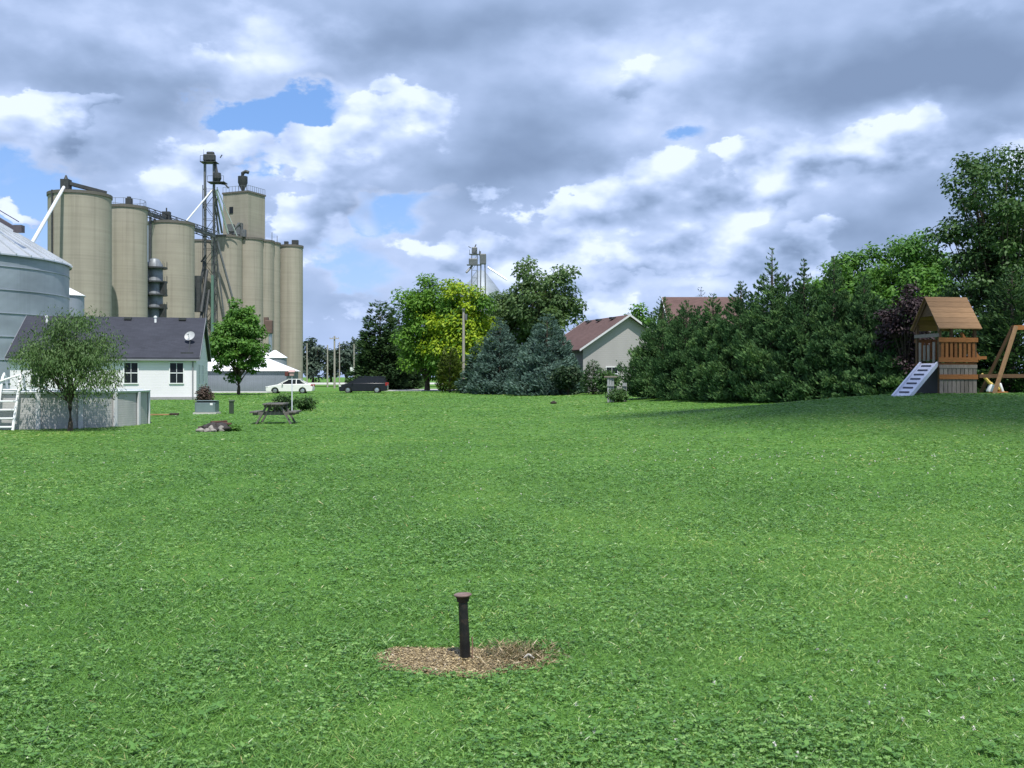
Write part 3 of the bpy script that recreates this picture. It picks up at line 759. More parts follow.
# ------------------------------------------------------------------ above-ground pool
PD, PR, PH = 35.6, 3.62, 1.19
pcx = wx(40, PD)
pool = thing('above_ground_pool', 'round grey above-ground pool behind the slender tree', 'pool', (pcx, PD, 0))
def mat_poolwall():
    b = NB('pool_wall'); n = b.noise(1.6, 6, 0.65, b.mapped((1, 1, 0.5))); n2 = b.noise(5.0, 5, 0.6)
    c = b.ramp(n, [(0.3, (0.34, 0.345, 0.345)), (0.6, (0.44, 0.435, 0.43)), (0.8, (0.38, 0.38, 0.38))])
    c = b.mix(b.math('MULTIPLY', b.ramp(n2, [(0.55, (0, 0, 0)), (0.7, (1, 1, 1))]), 0.25), c, (0.30, 0.36, 0.38))
    b.base(c, 0.45, 0.1, 0.4)
    w = b.n('ShaderNodeTexWave', wave_type='BANDS', bands_direction='Z'); w.inputs['Scale'].default_value = 4.0; b.l(b.tc.outputs['Object'], w.inputs[0]); b.bump(w.outputs[0], 0.15, 0.01)
    return b.m
m = MB(); m.lathe([(PR, -0.1), (PR, PH), (PR-0.05, PH), (PR-0.05, 0.02), (0, 0.02)], 96); m.build('wall', mat_poolwall(), pool, True)
m = MB(); m.lathe([(PR+0.07, PH-0.03), (PR+0.09, PH+0.03), (PR+0.04, PH+0.055), (PR-0.12, PH+0.055), (PR-0.14, PH+0.0), (PR-0.06, PH+0.004)], 96); m.build('top_rail', plain('pool_rail', (0.60, 0.63, 0.64), 0.4), pool, True)
for k in range(18):
    a = R(-90)+(k+0.22)*2*math.pi/18
    m = MB(); rot = Matrix.Rotation(a, 3, 'Z'); m.box(Vector((math.cos(a)*(PR+0.05), math.sin(a)*(PR+0.05), PH/2-0.03)), (0.07, 0.15, PH+0.02), rot, 0.015); m.build('upright', M['house_trim'], pool)
def mat_water():
    b = NB('pool_water'); b.base((0.05, 0.20, 0.24), 0.04, 0, 0.6); b.bump(b.noise(3.0, 3), 0.08, 0.02); return b.m
m = MB(); m.lathe([(0, PH-0.17), (PR-0.052, PH-0.17)], 96); m.build('water', mat_water(), pool)

# white A-frame ladder over its rim
la = R(-90-6)
ld = thing('pool_ladder', 'white A-frame ladder leaning over the rim of the pool', 'ladder', (wx(10, 32.0), 32.06, 0), R(8))
m = MB()
for sx in (-0.27, 0.27):
    m.path([(sx-0.06, -0.48, 0.0), (sx, -0.16, PH), (sx+0.03, -0.05, PH+0.48), (sx+0.03, 0.10, PH+0.62), (sx+0.03, 0.26, PH+0.50), (sx+0.03, 0.42, PH-0.05), (sx, 0.85, 0.12)], [0.045, 0.045, 0.04, 0.035, 0.035, 0.04, 0.04], 8)
m.build('side_rail', M['trim'], ld, True)
for k in range(4):
    z = 0.12+0.27*k; y = -0.48+0.32*z/PH; m = MB(); m.box((-0.06+0.06*z/PH, y, z), (0.50, 0.14, 0.05), None, 0.01); m.build('step', M['trim'], ld)
m = MB(); m.box((0, 0.1, PH+0.10), (0.5, 0.34, 0.04), None, 0.01); m.build('platform', M['trim'], ld)
m = MB()
for sx in (0.55, 0.80): m.tube((sx, 0.12, PH), (sx, 0.12, PH+0.62), 0.03)
m.tube((0.55, 0.12, PH+0.6), (0.80, 0.12, PH+0.6), 0.03).tube((0.30, 0.1, PH+0.6), (-0.6, -0.3, PH+0.25), 0.03)
m.build('hand_rail', M['trim'], ld, True)

# ------------------------------------------------------------------ picnic table
pt = at(276, 36.6)
tb = thing('picnic_table', 'weathered wooden picnic table on the lawn', 'picnic table', pt, R(4))
m = MB()
for k in range(5): m.box((0, -0.30+0.15*k, 0.72), (1.42, 0.138, 0.055), None, 0.006)
m.build('tabletop', M['table_wood'], tb)
for sy in (-1, 1):
    m = MB()
    for k in (0, 1): m.box((0, sy*(0.62+0.14*k), 0.43), (1.42, 0.13, 0.06), None, 0.006)
    m.build('bench', M['table_wood'], tb)
for sx in (-0.52, 0.52):
    for sy in (-1, 1):
        m = MB(); m.beam((sx, sy*0.62, 0.0), (sx, sy*0.22, 0.70), 0.12, 0.06); m.build('leg', M['table_wood'], tb)
    m = MB(); m.box((sx+0.045, 0, 0.385), (0.05, 1.5, 0.12)).box((sx+0.045, 0, 0.66), (0.05, 0.7, 0.10)); m.build('crossbar', M['table_wood'], tb)
m = MB(); m.beam((-0.5, 0, 0.40), (-0.05, 0, 0.68), 0.04, 0.08).beam((0.5, 0, 0.40), (0.05, 0, 0.68), 0.04, 0.08); m.build('brace', M['table_wood'], tb)
# seen end-on in the photograph: turn so the benches stick out at both sides
tb.rotation_euler.z = R(94)

# ------------------------------------------------------------------ burn pile
bp = at(215, 31.3)
bpile = thing('burn_pile', 'heap of charred wood and ash on a scorched patch of lawn', 'burn pile', bp)
def blob(rx, ry, rz, seed, n=3, rough=0.25, mt=None, name='blob', parent=None, loc=(0, 0, 0), rz_=0):
    bm = bmesh.new(); bmesh.ops.create_icosphere(bm, subdivisions=n, radius=1.0)
    for v in bm.verts:
        k = 1+rough*(mnoise.noise(v.co*1.5+Vector((seed*7.1, seed*3.3, 0)))+0.5*mnoise.noise(v.co*4+Vector((seed, 0, seed))))
        v.co = Vector((v.co.x*rx*k, v.co.y*ry*k, v.co.z*rz*k))
    me = bpy.data.meshes.new(name); bm.to_mesh(me); bm.free(); me.materials.append(mt)
    me.polygons.foreach_set('use_smooth', [True]*len(me.polygons))
    o = bpy.data.objects.new(name, me); C.objects.link(o); o.location = loc; o.rotation_euler.z = rz_
    if parent is not None: o.parent = parent
    return o
blob(0.60, 0.46, 0.26, 3, 4, 0.45, plain('ash', (0.045, 0.04, 0.038), 0.95, 0, 0.6, 8, 0.5), 'ash_heap', bpile)
char = mat_wood('charred_wood', (0.05, 0.033, 0.026), (2, 2, 10)); redw = mat_wood('burnt_red_wood', (0.085, 0.04, 0.028), (2, 2, 10))
for a, b, r, mt in (((-.5, -.1, .10), (.35, .15, .25), .055, char), ((-.15, .2, .26), (.5, .05, .22), .05, redw), ((-.45, .15, .12), (.1, -.2, .22), .05, char), ((-.1, -.1, .28), (.3, .25, .30), .045, redw)):
    m = MB(); m.tube(a, b, r, r*0.8, 9); m.build('burnt_log', mt, bpile, True)
stone = plain('pale_stone', (0.27, 0.25, 0.225), 0.9, 0, 0.3, 6, 0.3)
STN = [(-0.34, -0.36, .13, .08), (-0.12, -0.42, .11, .07), (0.06, -0.40, .12, .07), (0.29, -0.34, .10, .12), (-0.02, -0.30, .11, .12)]
for k, (sx, sy, r, h) in enumerate(STN):
    o = blob(r, r*0.8, h, 11+k, 3, 0.35, stone, 'fire_stone', None, bp+Vector((sx, sy, h*0.55)), k)
    tag(o, ['palest blunt stone at the left end of the burn pile', 'pinkish stone second from the left end of the burn pile', 'low pale stone at the front middle of the burn pile', 'upright whitish stone at the right end of the burn pile', 'pale stone resting on ash behind the low front stone of the burn pile'][k], 'stone', 'pale stones round the burn pile')

# ------------------------------------------------------------------ utility box, pedestal, plank, bird feeder pole
ub = at(207, 46)
t = thing('utility_box', 'squat grey green utility cabinet on the lawn before the reddish bush', 'utility box', ub)
ubm = plain('utility_green', (0.135, 0.185, 0.19), 0.5, 0, 0.15)
m = MB(); m.prism([(-0.46, -0.32, 0.06), (-0.46, 0.32, 0.06), (-0.46, 0.32, 0.58), (-0.46, 0.05, 0.60), (-0.46, -0.32, 0.50)], (0.92, 0, 0)); m.build('cabinet', ubm, t)
m = MB(); m.box((0, 0, 0.03), (1.05, 0.80, 0.10)); m.build('pad', M['asphalt'], t)
m = MB(); m.box((0, -0.328, 0.28), (0.80, 0.012, 0.36)).box((0, 0.05, 0.61), (0.96, 0.62, 0.02)); m.build('door', plain('utility_door', (0.16, 0.215, 0.22), 0.5, 0, 0.1), t)
m = MB(); m.box((0.30, -0.338, 0.46), (0.12, 0.01, 0.10)); m.build('notice_plate', M['trim'], t)
up = at(231.5, 46)
t = thing('utility_pedestal', 'narrow dark green pedestal post with a cap on the lawn', 'pedestal', up, R(10))
m = MB(); m.box((0, 0, 0.27), (0.20, 0.18, 0.60), None, 0.02); m.build('shaft', plain('pedestal_green', (0.035, 0.055, 0.035), 0.6), t)
m = MB(); m.box((0.01, 0, 0.60), (0.26, 0.23, 0.10), None, 0.03); m.build('cap', plain('pedestal_cap', (0.06, 0.085, 0.055), 0.5), t)
pl = at(160, 44)
t = thing('wood_plank', 'thin pale plank lying flat on the grass beside the pool', 'plank', pl, R(3))
m = MB(); m.box((-0.15, 0, 0.05), (1.1, 0.14, 0.05)); m.build('board', M['roof_board'], t)
m = MB(); m.box((0.62, 0, 0.06), (0.36, 0.2, 0.10), None, 0.02); m.build('end_block', char, t)
fp = at(292, 48)
t = thing('feeder_pole', 'slim white pole carrying a small pinkish bird feeder above the green clump', 'pole', fp)
m = MB(); m.tube((0, 0, -0.1), (0, 0, 1.75), 0.026); m.build('shaft', M['lavender'], t, True)
pk = plain('feeder_pink', (0.42, 0.28, 0.26), 0.6)
m = MB(); m.box((0, 0, 1.84), (0.20, 0.18, 0.18), None, 0.01).prism([(-0.15, -0.13, 1.935), (-0.15, 0.13, 1.935), (-0.15, 0, 2.03)], (0.3, 0, 0)); m.build('feeder', pk, t)
m = MB(); m.box((-0.25, 0.02, 1.85), (0.18, 0.16, 0.22), None, 0.02); m.build('seed_tube', plain('feeder_red', (0.12, 0.035, 0.03), 0.6), t)

# ------------------------------------------------------------------ cars
def car(t, prof, glassprof, W, paint, wheels, wr, roof_in=0.17, van=False):
    """profiles in (x, z), nose towards -x; the lower body is extruded over the width, the greenhouse leans in"""
    def arch(xc, r=wr*1.16, n=9):
        return [(xc-r*math.cos(math.pi*k/n), 0.19+max(0, r*math.sin(math.pi*k/n))+0.06*(0 < k < n)) for k in range(n+1)]
    low = list(prof)
    under = []
    for xc in sorted(wheels): under += arch(xc)
    poly = low+under[::-1]
    m = MB(); m.prism([(x, -W/2, z) for x, z in poly], (0, W, 0))
    o = m.build('body', paint, t, True)
    bv = o.modifiers.new('bevel', 'BEVEL'); bv.width = 0.05; bv.segments = 3; bv.limit_method = 'ANGLE'; bv.angle_limit = R(40)
    # greenhouse: roof skin in paint, glass band under it
    def green(z0, z1, name, mt, inset0, inset1, shrink=0.0):
        m = MB(); xs_ = [p[0] for p in glassprof]
        zb, zt = min(p[1] for p in glassprof), max(p[1] for p in glassprof)
        A = []; B = []
        for x, z in glassprof:
            k = (z-zb)/(zt-zb); y = W/2-0.06-roof_in*k
            A.append(m.bm.verts.new((x, -y+shrink, z))); B.append(m.bm.verts.new((x, y-shrink, z)))
        n = len(A)
        m.bm.faces.new(A[::-1]); m.bm.faces.new(B)
        for k in range(n): m.bm.faces.new((A[k], A[(k+1) % n], B[(k+1) % n], B[k]))
        return m.build(name, mt, t, True)
    g = green(0, 0, 'cabin_glass', M['glass'], 0, 0)
    zb, zt = min(p[1] for p in glassprof), max(p[1] for p in glassprof)
    # roof skin and pillars
    top = [p for p in glassprof if p[1] > zt-0.13]
    m = MB()
    xa, xb = min(p[0] for p in top)-0.04, max(p[0] for p in top)+0.04
    m.box(((xa+xb)/2, 0, zt+0.01), (xb-xa, (W/2-0.06-roof_in)*2+0.04, 0.07), None, 0.03)
    m.build('roof', paint, t, True)
    front = [glassprof[0], next(p for p in glassprof if p[1] > zt-0.13)]
    back = [glassprof[-1], [p for p in glassprof if p[1] > zt-0.13][-1]]
    mids = [0.36, 0.66] if not van else [0.30, 0.52, 0.74]
    for sy in (-1, 1):
        for p, q in (front, back):
            m = MB(); m.beam((p[0], sy*(W/2-0.055), p[1]), (q[0], sy*(W/2-0.05-roof_in*0.95), q[1]), 0.05, 0.10); m.build('pillar', paint, t)
        for f in mids:
            x = xa+(xb-xa)*f; m = MB(); m.beam((x, sy*(W/2-0.055), zb), (x, sy*(W/2-0.05-roof_in*0.97), zt), 0.05, 0.08, up=(1, 0, 0)); m.build('pillar', paint, t)
    tyre = plain('tyre_rubber', (0.02, 0.02, 0.021), 0.85) if 'tyre_rubber' not in bpy.data.materials else bpy.data.materials['tyre_rubber']
    for xc in wheels:
        for sy in (-1, 1):
            m = MB(); m.lathe([(wr*0.62, -0.10), (wr*0.95, -0.11), (wr, -0.07), (wr, 0.07), (wr*0.95, 0.11), (wr*0.62, 0.10)], 28)
            bmesh.ops.transform(m.bm, matrix=Matrix.Translation((xc, sy*(W/2-0.13), wr)) @ Matrix.Rotation(R(90), 4, 'X'), verts=m.bm.verts)
            wo_ = m.build('wheel', tyre, t, True)
            m = MB(); m.lathe([(0, -0.09), (wr*0.25, -0.10), (wr*0.60, -0.07), (wr*0.64, -0.11), (wr*0.64, 0.11), (wr*0.60, 0.07), (wr*0.25, 0.10), (0, 0.09)], 20)
            bmesh.ops.transform(m.bm, matrix=Matrix.Translation((xc, sy*(W/2-0.13), wr)) @ Matrix.Rotation(R(90), 4, 'X'), verts=m.bm.verts)
            m.build('rim', M['silver'], wo_, True)
    nose = min(p[0] for p in prof); tail = max(p[0] for p in prof)
    lamp = mat_glass('headlamp', (0.6, 0.62, 0.62)) if 'headlamp' not in bpy.data.materials else bpy.data.materials['headlamp']
    red = plain('tail_lamp', (0.30, 0.02, 0.02), 0.2) if 'tail_lamp' not in bpy.data.materials else bpy.data.materials['tail_lamp']
    hz = 0.66 if not van else 0.74
    for sy in (-1, 1):
        m = MB(); m.box((nose+0.12, sy*(W/2-0.20), hz), (0.26, 0.42, 0.15), None, 0.03); m.build('headlight', lamp, t)
        m = MB(); m.box((tail-0.10, sy*(W/2-0.16), hz+0.2), (0.22, 0.33, 0.18 if not van else 0.35), None, 0.03); m.build('tail_light', red, t)
        m = MB(); m.box((front[0][0]+0.45, sy*(W/2+0.08), zb+0.06), (0.12, 0.2, 0.12), None, 0.03); m.build('mirror', paint, t)
    for x in ((xa+xb)/2-0.15, (xa+xb)/2+0.9):
        for sy in (-1, 1):
            m = MB(); m.box((x, sy*(W/2+0.004), zb-0.13), (0.18, 0.03, 0.035)); m.build('door_handle', paint, t)
white_paint = plain('white_car_paint', (0.78, 0.78, 0.77), 0.25, 0, 0.04); dark_paint = plain('dark_van_paint', (0.014, 0.015, 0.022), 0.22, 0, 0.2)
sed_prof = [(-2.36, 0.20), (-2.40, 0.45), (-2.33, 0.64), (-2.15, 0.76), (-1.35, 0.90), (-1.0, 0.95), (1.55, 0.99), (2.05, 0.98), (2.30, 0.90), (2.40, 0.60), (2.36, 0.22)]
sed_glass = [(-1.12, 0.92), (-0.45, 1.30), (-0.15, 1.41), (0.35, 1.45), (0.85, 1.41), (1.15, 1.33), (1.80, 0.97)]
cp = at(290.5, 104)
car1 = thing('parked_car', 'white sedan parked on the grass beyond the picnic table', 'car', cp, R(3))
car(car1, sed_prof, sed_glass, 1.80, white_paint, (-1.45, 1.36), 0.325)
van_prof = [(-2.50, 0.22), (-2.54, 0.55), (-2.45, 0.78), (-2.20, 0.92), (-1.60, 1.02), (-1.3, 1.06), (2.35, 1.06), (2.50, 0.95), (2.54, 0.55), (2.50, 0.24)]
van_glass = [(-1.55, 1.03), (-0.75, 1.50), (-0.45, 1.64), (0.4, 1.72), (1.7, 1.70), (2.15, 1.64), (2.40, 1.05)]
vp = at(364, 106.5)
car2 = thing('parked_van', 'dark minivan parked on the grass before the dark evergreens', 'van', vp, R(2))
car(car2, van_prof, van_glass, 1.95, dark_paint, (-1.60, 1.45), 0.35, van=True)
car3 = copy_tree(car1); car3.location = at(402, 178); car3.rotation_euler.z = R(-4)
tag(car3, 'pale car half hidden in shade beneath the dark evergreens', 'car')

# ------------------------------------------------------------------ poles
def pole(px, d, top, label, r=0.14, arms=(), name='utility_pole', mt='pole_wood', group=None):
    p = at(px, d); h = wz(top, d)-p.z
    t = thing(name, label, 'pole', p, 0, group)
    m = MB(); m.tube((0, 0, -0.3), (0, 0, h), r, r*0.72, 10); m.build('shaft', M[mt], t, True)
    for z, w in arms:
        m = MB(); m.box((0, -r-0.02, h-z), (w, 0.1, 0.12))
        for k in (-0.46, -0.2, 0.2, 0.46): m.tube((w*k, -r-0.02, h-z+0.06), (w*k, -r-0.02, h-z+0.22), 0.035, n=6)
        m.build('crossarm', M[mt], t)
    return t, h
t, h = pole(463.5, 111, 309.5, 'pale wooden utility pole before the yellow leaved tree', 0.19)
m = MB(); m.box((0, -0.1, h+0.02), (0.34, 0.3, 0.16)).tube((0.28, -0.15, h-1.2), (0.28, -0.15, h-0.5), 0.14); m.build('pole_top', M['steel'], t)
G_P = 'thin poles along the far road'
pole(327.5, 165, 345, 'pale thin pole first from the slim silo along the far road', 0.14, (), 'utility_pole', 'pole_wood', G_P)
pole(334.5, 150, 336, 'tallest brownish pole along the far road, with a crossarm', 0.17, ((0.4, 1.4),), 'utility_pole', 'pole_wood', G_P)
pole(339.5, 190, 342, 'thin grey pole just behind the tallest brownish road pole', 0.12, (), 'utility_pole', 'pole_wood', G_P)
pole(307, 200, 343, 'thin grey pole beside the slim concrete silo', 0.14, (), 'utility_pole', 'pole_wood', G_P)
t, h = pole(354, 170, 344, 'pale pole with a small white sign just clear of the dark evergreens', 0.13, (), 'utility_pole', 'pole_wood', G_P)
m = MB(); m.box((-0.25, -0.2, wz(370, 170)), (0.75, 0.04, 0.9)); m.build('sign_plate', M['trim'], t)

# ------------------------------------------------------------------ far grain leg with its bin roof
FD = 250.0
fl = thing('leg_tower', 'distant grain leg head poking up behind the yellow leaved tree', 'grain leg', (wx(474.5, FD), FD, 0))
fz = wz(248, FD)
m = MB()
for sx in (-0.7, 0.7):
    for sy in (-0.7, 0.7): m.beam((sx, sy, -0.3), (sx, sy, fz-1.5), 0.15, 0.15)
for k in range(18):
    z = fz*k/18; m.beam((-0.7, -0.7, z), (0.7, -0.7, z), 0.1, 0.1).beam((-0.7, -0.7, z), (0.7, -0.7, z+fz/18), 0.08, 0.08)
m.build('lattice_frame', M['steel'], fl)
m = MB(); m.box((0, 0, fz-0.6), (1.4, 0.9, 1.6), None, 0.2).box((0, 0, fz-1.6), (2.6, 1.8, 0.12)).tube((0, 0, fz), (0.4, 0, fz+0.9), 0.15)
for sx in (-1.2, 1.2): m.tube((sx, -0.8, fz-1.6), (sx, -0.8, fz-0.5), 0.06, n=5)
m.tube((-0.9, 0, fz), (-1.5, 0, fz+0.4), 0.1)
m.build('head_section', M['steel'], fl)
m = MB(); m.box((-0.3, 0, wz(262, FD)), (2.2, 1.6, 1.7), None, 0.2).box((-0.2, 0, wz(265, FD)), (3.4, 2.2, 0.14)).tube((-0.6, 0, wz(266, FD)), (-2.0, -1, wz(273, FD)), 0.28); m.build('distributor', M['steel'], fl)
m = MB(); m.box((2.1, 0.4, wz(259, FD)), (1.6, 1.4, 2.6), None, 0.15).tube((1.4, 0.4, wz(256, FD)), (1.4, 0.4, wz(251, FD)), 0.2).beam((2.6, 0.4, wz(262, FD)), (2.9, 0.4, 12), 0.3, 0.3).beam((1.6, 0.4, wz(262, FD)), (1.3, 0.4, 12), 0.3, 0.3); m.build('filter_unit', M['steel'], fl)
m = MB(); m.tube((wx(488, FD)-wx(474.5, FD), -1.5, wz(268, FD)), (wx(507, FD)-wx(474.5, FD), -3, wz(281, FD)), 0.22); m.build('spout', M['white_pipe'], fl)
fb = thing('grain_bin', 'distant pale grain bin with a cone roof under the far grain leg', 'grain bin', (wx(481, 262), 262, 0))
m = MB(); zt = wz(298, 262); m.lathe([(6.2, -0.2), (6.2, zt)], 48); m.build('wall', M['galv'], fb, True)
m = MB(); m.lathe([(6.4, zt-0.05), (6.4, zt+0.08), (1.0, wz(271, 262)), (0, wz(270, 262))], 48); m.build('roof', M['galv'], fb, True)

# ------------------------------------------------------------------ playset
pp = Vector((14.52, 34.0, gz(15.2, 34.4)-0.02))
ps = thing('playset', 'cedar play tower with a tan board roof and a pale climbing ramp', 'playset', pp, R(10))
PW, PDp = 1.42, 1.42
HE, HR = 2.42, 3.36                                   # eave and ridge
m = MB()
for sx in (0.05, PW-0.05):
    for sy in (0.05, PDp-0.05): m.box((sx, sy, HE/2-0.1), (0.09, 0.09, HE+0.2))
m.build('tower_post', M['cedar_dark'], ps)
m = MB()
for k in range(9): m.box((0.08+0.157*k, PDp/2, 1.06), (0.148, PDp-0.02, 0.035))
m.box((PW/2, 0.02, 0.98), (PW, 0.04, 0.13)).box((PW/2, PDp-0.02, 0.98), (PW, 0.04, 0.13)).box((0.02, PDp/2, 0.98), (0.04, PDp-0.1, 0.13)).box((PW-0.02, PDp/2, 0.98), (0.04, PDp-0.1, 0.13))
m.build('deck', M['cedar'], ps)
# front wall: rails, balusters, skirts
m = MB()
for z, h_ in ((1.86, 0.15), (1.18, 0.16)): m.box((PW/2, -0.025, z), (PW+0.04, 0.04, h_))
for k in range(8): m.box((0.12+0.168*k, -0.005, 1.52), (0.10, 0.02, 0.60))
m.build('railing', M['cedar'], ps)
m = MB(); m.box((PW/2, -0.03, 0.60), (PW+0.03, 0.04, 0.16)); m.build('rail_board', M['cedar'], ps)
m = MB()
for k in range(9): m.box((0.085+0.157*k, -0.002, 0.27), (0.135, 0.02, 0.56)); m.box((0.085+0.157*k, -0.002, 0.80), (0.135, 0.02, 0.26))
m.box((PW/2, -0.014, 0.95), (PW, 0.025, 0.12)).box((PW/2, -0.014, 0.50), (PW, 0.02, 0.03)).box((PW/2, -0.014, 0.03), (PW, 0.02, 0.06)); m.build('skirt_board', M['grey_wood'], ps)
m = MB()
for k in range(8): m.box((PW-0.004, 0.12+0.168*k, 1.52), (0.02, 0.10, 0.62)); m.box((0.12+0.168*k, PDp+0.0, 1.52), (0.10, 0.02, 0.62))
m.box((PW+0.02, PDp/2, 1.86), (0.04, PDp, 0.12)).box((PW/2, PDp+0.02, 1.86), (PW, 0.04, 0.12)); m.build('railing', M['cedar'], ps)
m = MB()
for sy in (0.30, 0.62, 0.86, 1.12): m.box((0.0, sy, 1.42), (0.03, 0.12, 0.75 if sy in (0.30, 1.12) else 0.55))
m.box((-0.02, PDp/2, 2.02), (0.04, PDp, 0.12)); m.build('entry_slat', M['grey_wood'], ps)
m = MB(); m.box((0.03, PDp/2, 0.46), (0.02, PDp-0.12, 0.92)); m.build('tarp_panel', plain('dark_tarp', (0.035, 0.035, 0.042), 0.8), ps)
# roof: two board slopes and a boarded gable
ov = 0.10; slp = (HR-HE)/(PDp/2)
m = MB()
for s in (0, 1):
    f = (lambda y: y) if s == 0 else (lambda y: PDp-y)
    for k in range(6):
        y0, y1 = -0.14+k*(PDp/2+0.14)/6, -0.14+(k+1)*(PDp/2+0.14)/6-0.006
        z0, z1 = HE+slp*y0, HE+slp*y1
        m.prism([(-ov, f(y0), z0-0.004), (-ov, f(y1), z1-0.004), (-ov, f(y1), z1+0.022), (-ov, f(y0), z0+0.03)], (PW+2*ov, 0, 0))
rf = m.build('roof', M['roof_board'], ps)
for xx in (-0.01, PW+0.01):
    for ya_ in (-0.10, PDp+0.10):
        m = MB(); m.beam((xx, ya_, HE-0.10*slp-0.085), (xx, PDp/2+(-0.02 if ya_ < 0 else 0.02), HR-0.02*slp-0.085), 0.04, 0.10); m.build('rafter', M['cedar_dark'], rf)
m = MB()
for xx in (0.02, PW-0.02): m.prism([(xx, 0.25, HE+slp*0.25-0.06), (xx, PDp-0.25, HE+slp*0.25-0.06), (xx, PDp/2, HR-0.08)], (0.02, 0, 0))
m.build('gable_board', M['cedar_dark'], rf)
# climbing ramp to the left
m = MB(); A = Vector((-0.30, 0.60, 1.05)); B = Vector((-1.86, -0.23, -0.08))
rl = Vector((0.28, -0.53, 0))  # width direction
dirn = (B-A).normalized(); nrm = rl.cross(dirn).normalized(); nrm = nrm if nrm.z > 0 else -nrm
for w in (0.0, 1.0): m.beam(A+rl*w, B+rl*w, 0.06, 0.14, up=nrm)
m.prism([A+rl*0.04-nrm*0.02, A+rl*0.96-nrm*0.02, B+rl*0.96-nrm*0.02, B+rl*0.04-nrm*0.02], nrm*0.03)
rp = m.build('climbing_ramp', M['lavender'], ps)
m = MB()
for k in range(7):
    q = A.lerp(B, 0.09+0.13*k)+rl*0.5; m.beam(q-rl*0.30+nrm*0.02, q+rl*0.28+nrm*0.02, 0.055, 0.05, up=nrm)
m.build('foothold', plain('ramp_slot', (0.07, 0.075, 0.10), 0.6), rp)
# brace and cross pieces on the far side
m = MB(); m.beam((PW, 0.9, 2.15), (PW+0.62, 0.7, 1.2), 0.06, 0.09).box((PW+0.30, 0.35, 1.26), (0.62, 0.05, 0.10)); m.build('brace', M['cedar'], ps)

# swing frame beside it
M['swing_wood'] = mat_wood('swing_wood', (0.27, 0.165, 0.085), (8, 8, 1.5))
sp = at(992, 35.0)
sw = thing('swing_set', 'cedar swing frame with a slanting leg at the picture edge', 'swing set', sp, R(8))
m = MB(); m.beam((0.80, 0, 2.32), (4.2, 0.1, 2.36), 0.10, 0.16); m.build('top_beam', M['cedar'], sw)
for k, (xx, sy) in enumerate(((0.0, -0.55), (0.55, 1.1), (4.5, -0.6), (4.5, 1.0))):
    m = MB(); xt = 0.78 if xx < 2 else 4.05
    m.beam((xx-0.34, sy, -0.15), (xt+0.08, 0.08*(1 if sy > 0 else -1), 2.36), 0.10, 0.10); m.build('leg', M['cedar_dark'] if k else M['swing_wood'], sw)
m = MB(); m.box((0.15, -0.36, 0.62), (1.75, 0.05, 0.13)); m.build('crossbar', M['cedar_dark'], sw)
for xx in (2.0, 2.7):
    m = MB(); m.tube((xx, 0, 2.28), (xx, 0, 0.55), 0.012, n=6).tube((xx+0.42, 0, 2.28), (xx+0.42, 0, 0.55), 0.012, n=6).box((xx+0.21, 0, 0.54), (0.46, 0.16, 0.03)); m.build('swing_seat', M['dark_steel'], sw)
yl = plain('yellow_plastic', (0.72, 0.52, 0.14), 0.4, 0, 0.08)
gp = at(993, 35.8)
g = thing('glider_toy', 'yellow and white plastic ride-on swing under the swing frame', 'toy', gp, R(5))
m = MB(); m.path([(-0.42, 0, 0.72), (-0.15, 0, 0.42), (0.2, 0, 0.20), (0.42, 0, 0.06)], [0.05, 0.06, 0.06, 0.04]).path([(0.0, 0.02, 0.30), (-0.10, 0.05, 0.05)], [0.05, 0.04]); m.build('curved_bar', yl, g, True)
m = MB(); m.box((-0.1, 0, 0.20), (0.16, 0.2, 0.30), Matrix.Rotation(R(25), 3, 'Y'), 0.04).box((0.28, 0.0, 0.24), (0.10, 0.18, 0.34), Matrix.Rotation(R(-20), 3, 'Y'), 0.04); m.build('seat', M['trim'], g, True)
m = MB(); m.box((0.15, 0, 0.04), (0.7, 0.3, 0.10), None, 0.03); m.build('base', M['cedar'], g)

# ------------------------------------------------------------------ steel post in its mulch patch
PX, PY = wx(465.5, 5.98), 5.98
post = thing('steel_post', 'dark steel post with a flat rusty cap in the mulch patch', 'post', (PX, PY, 0))
def mat_post():
    b = NB('dark_iron'); n = b.noise(14, 6, 0.65); n2 = b.noise(3, 4, 0.6, b.mapped((6, 6, 1)))
    c = b.ramp(n, [(0.35, (0.012, 0.012, 0.013)), (0.55, (0.026, 0.024, 0.024)), (0.72, (0.085, 0.052, 0.035))])
    b.base(c, 0.42, 0.4, 0.5); b.bump(n, 0.5, 0.004); return b.m
iron = mat_post()
TILT = Matrix.Rotation(R(-2.4), 4, 'Y')
m = MB(); m.lathe([(0.031, -0.1), (0.031, 0.1), (0.0275, 0.375), (0.026, 0.385)], 28); bmesh.ops.transform(m.bm, matrix=TILT, verts=m.bm.verts); m.build('shaft', iron, post, True)
m = MB(); m.lathe([(0.028, 0.355), (0.036, 0.360), (0.038, 0.380), (0.045, 0.391), (0.054, 0.395), (0.054, 0.400), (0.047, 0.404), (0.0, 0.406)], 28); bmesh.ops.transform(m.bm, matrix=TILT, verts=m.bm.verts)
def mat_cap():
    b = NB('rusty_cap'); n = b.noise(18, 6, 0.6); g_ = b.n('ShaderNodeNewGeometry'); s_ = b.n('ShaderNodeSeparateXYZ'); b.l(b.tc.outputs['Object'], s_.inputs[0])
    top = b.ramp(s_.outputs[2], [(0.390, (0, 0, 0)), (0.404, (1, 1, 1))])
    c = b.mix(top, b.ramp(n, [(0.4, (0.02, 0.018, 0.018)), (0.7, (0.06, 0.035, 0.028))]), b.ramp(n, [(0.35, (0.16, 0.10, 0.085)), (0.65, (0.26, 0.19, 0.17))]))
    b.base(c, 0.7, 0.2, 0.4); b.bump(n, 0.3, 0.002); return b.m
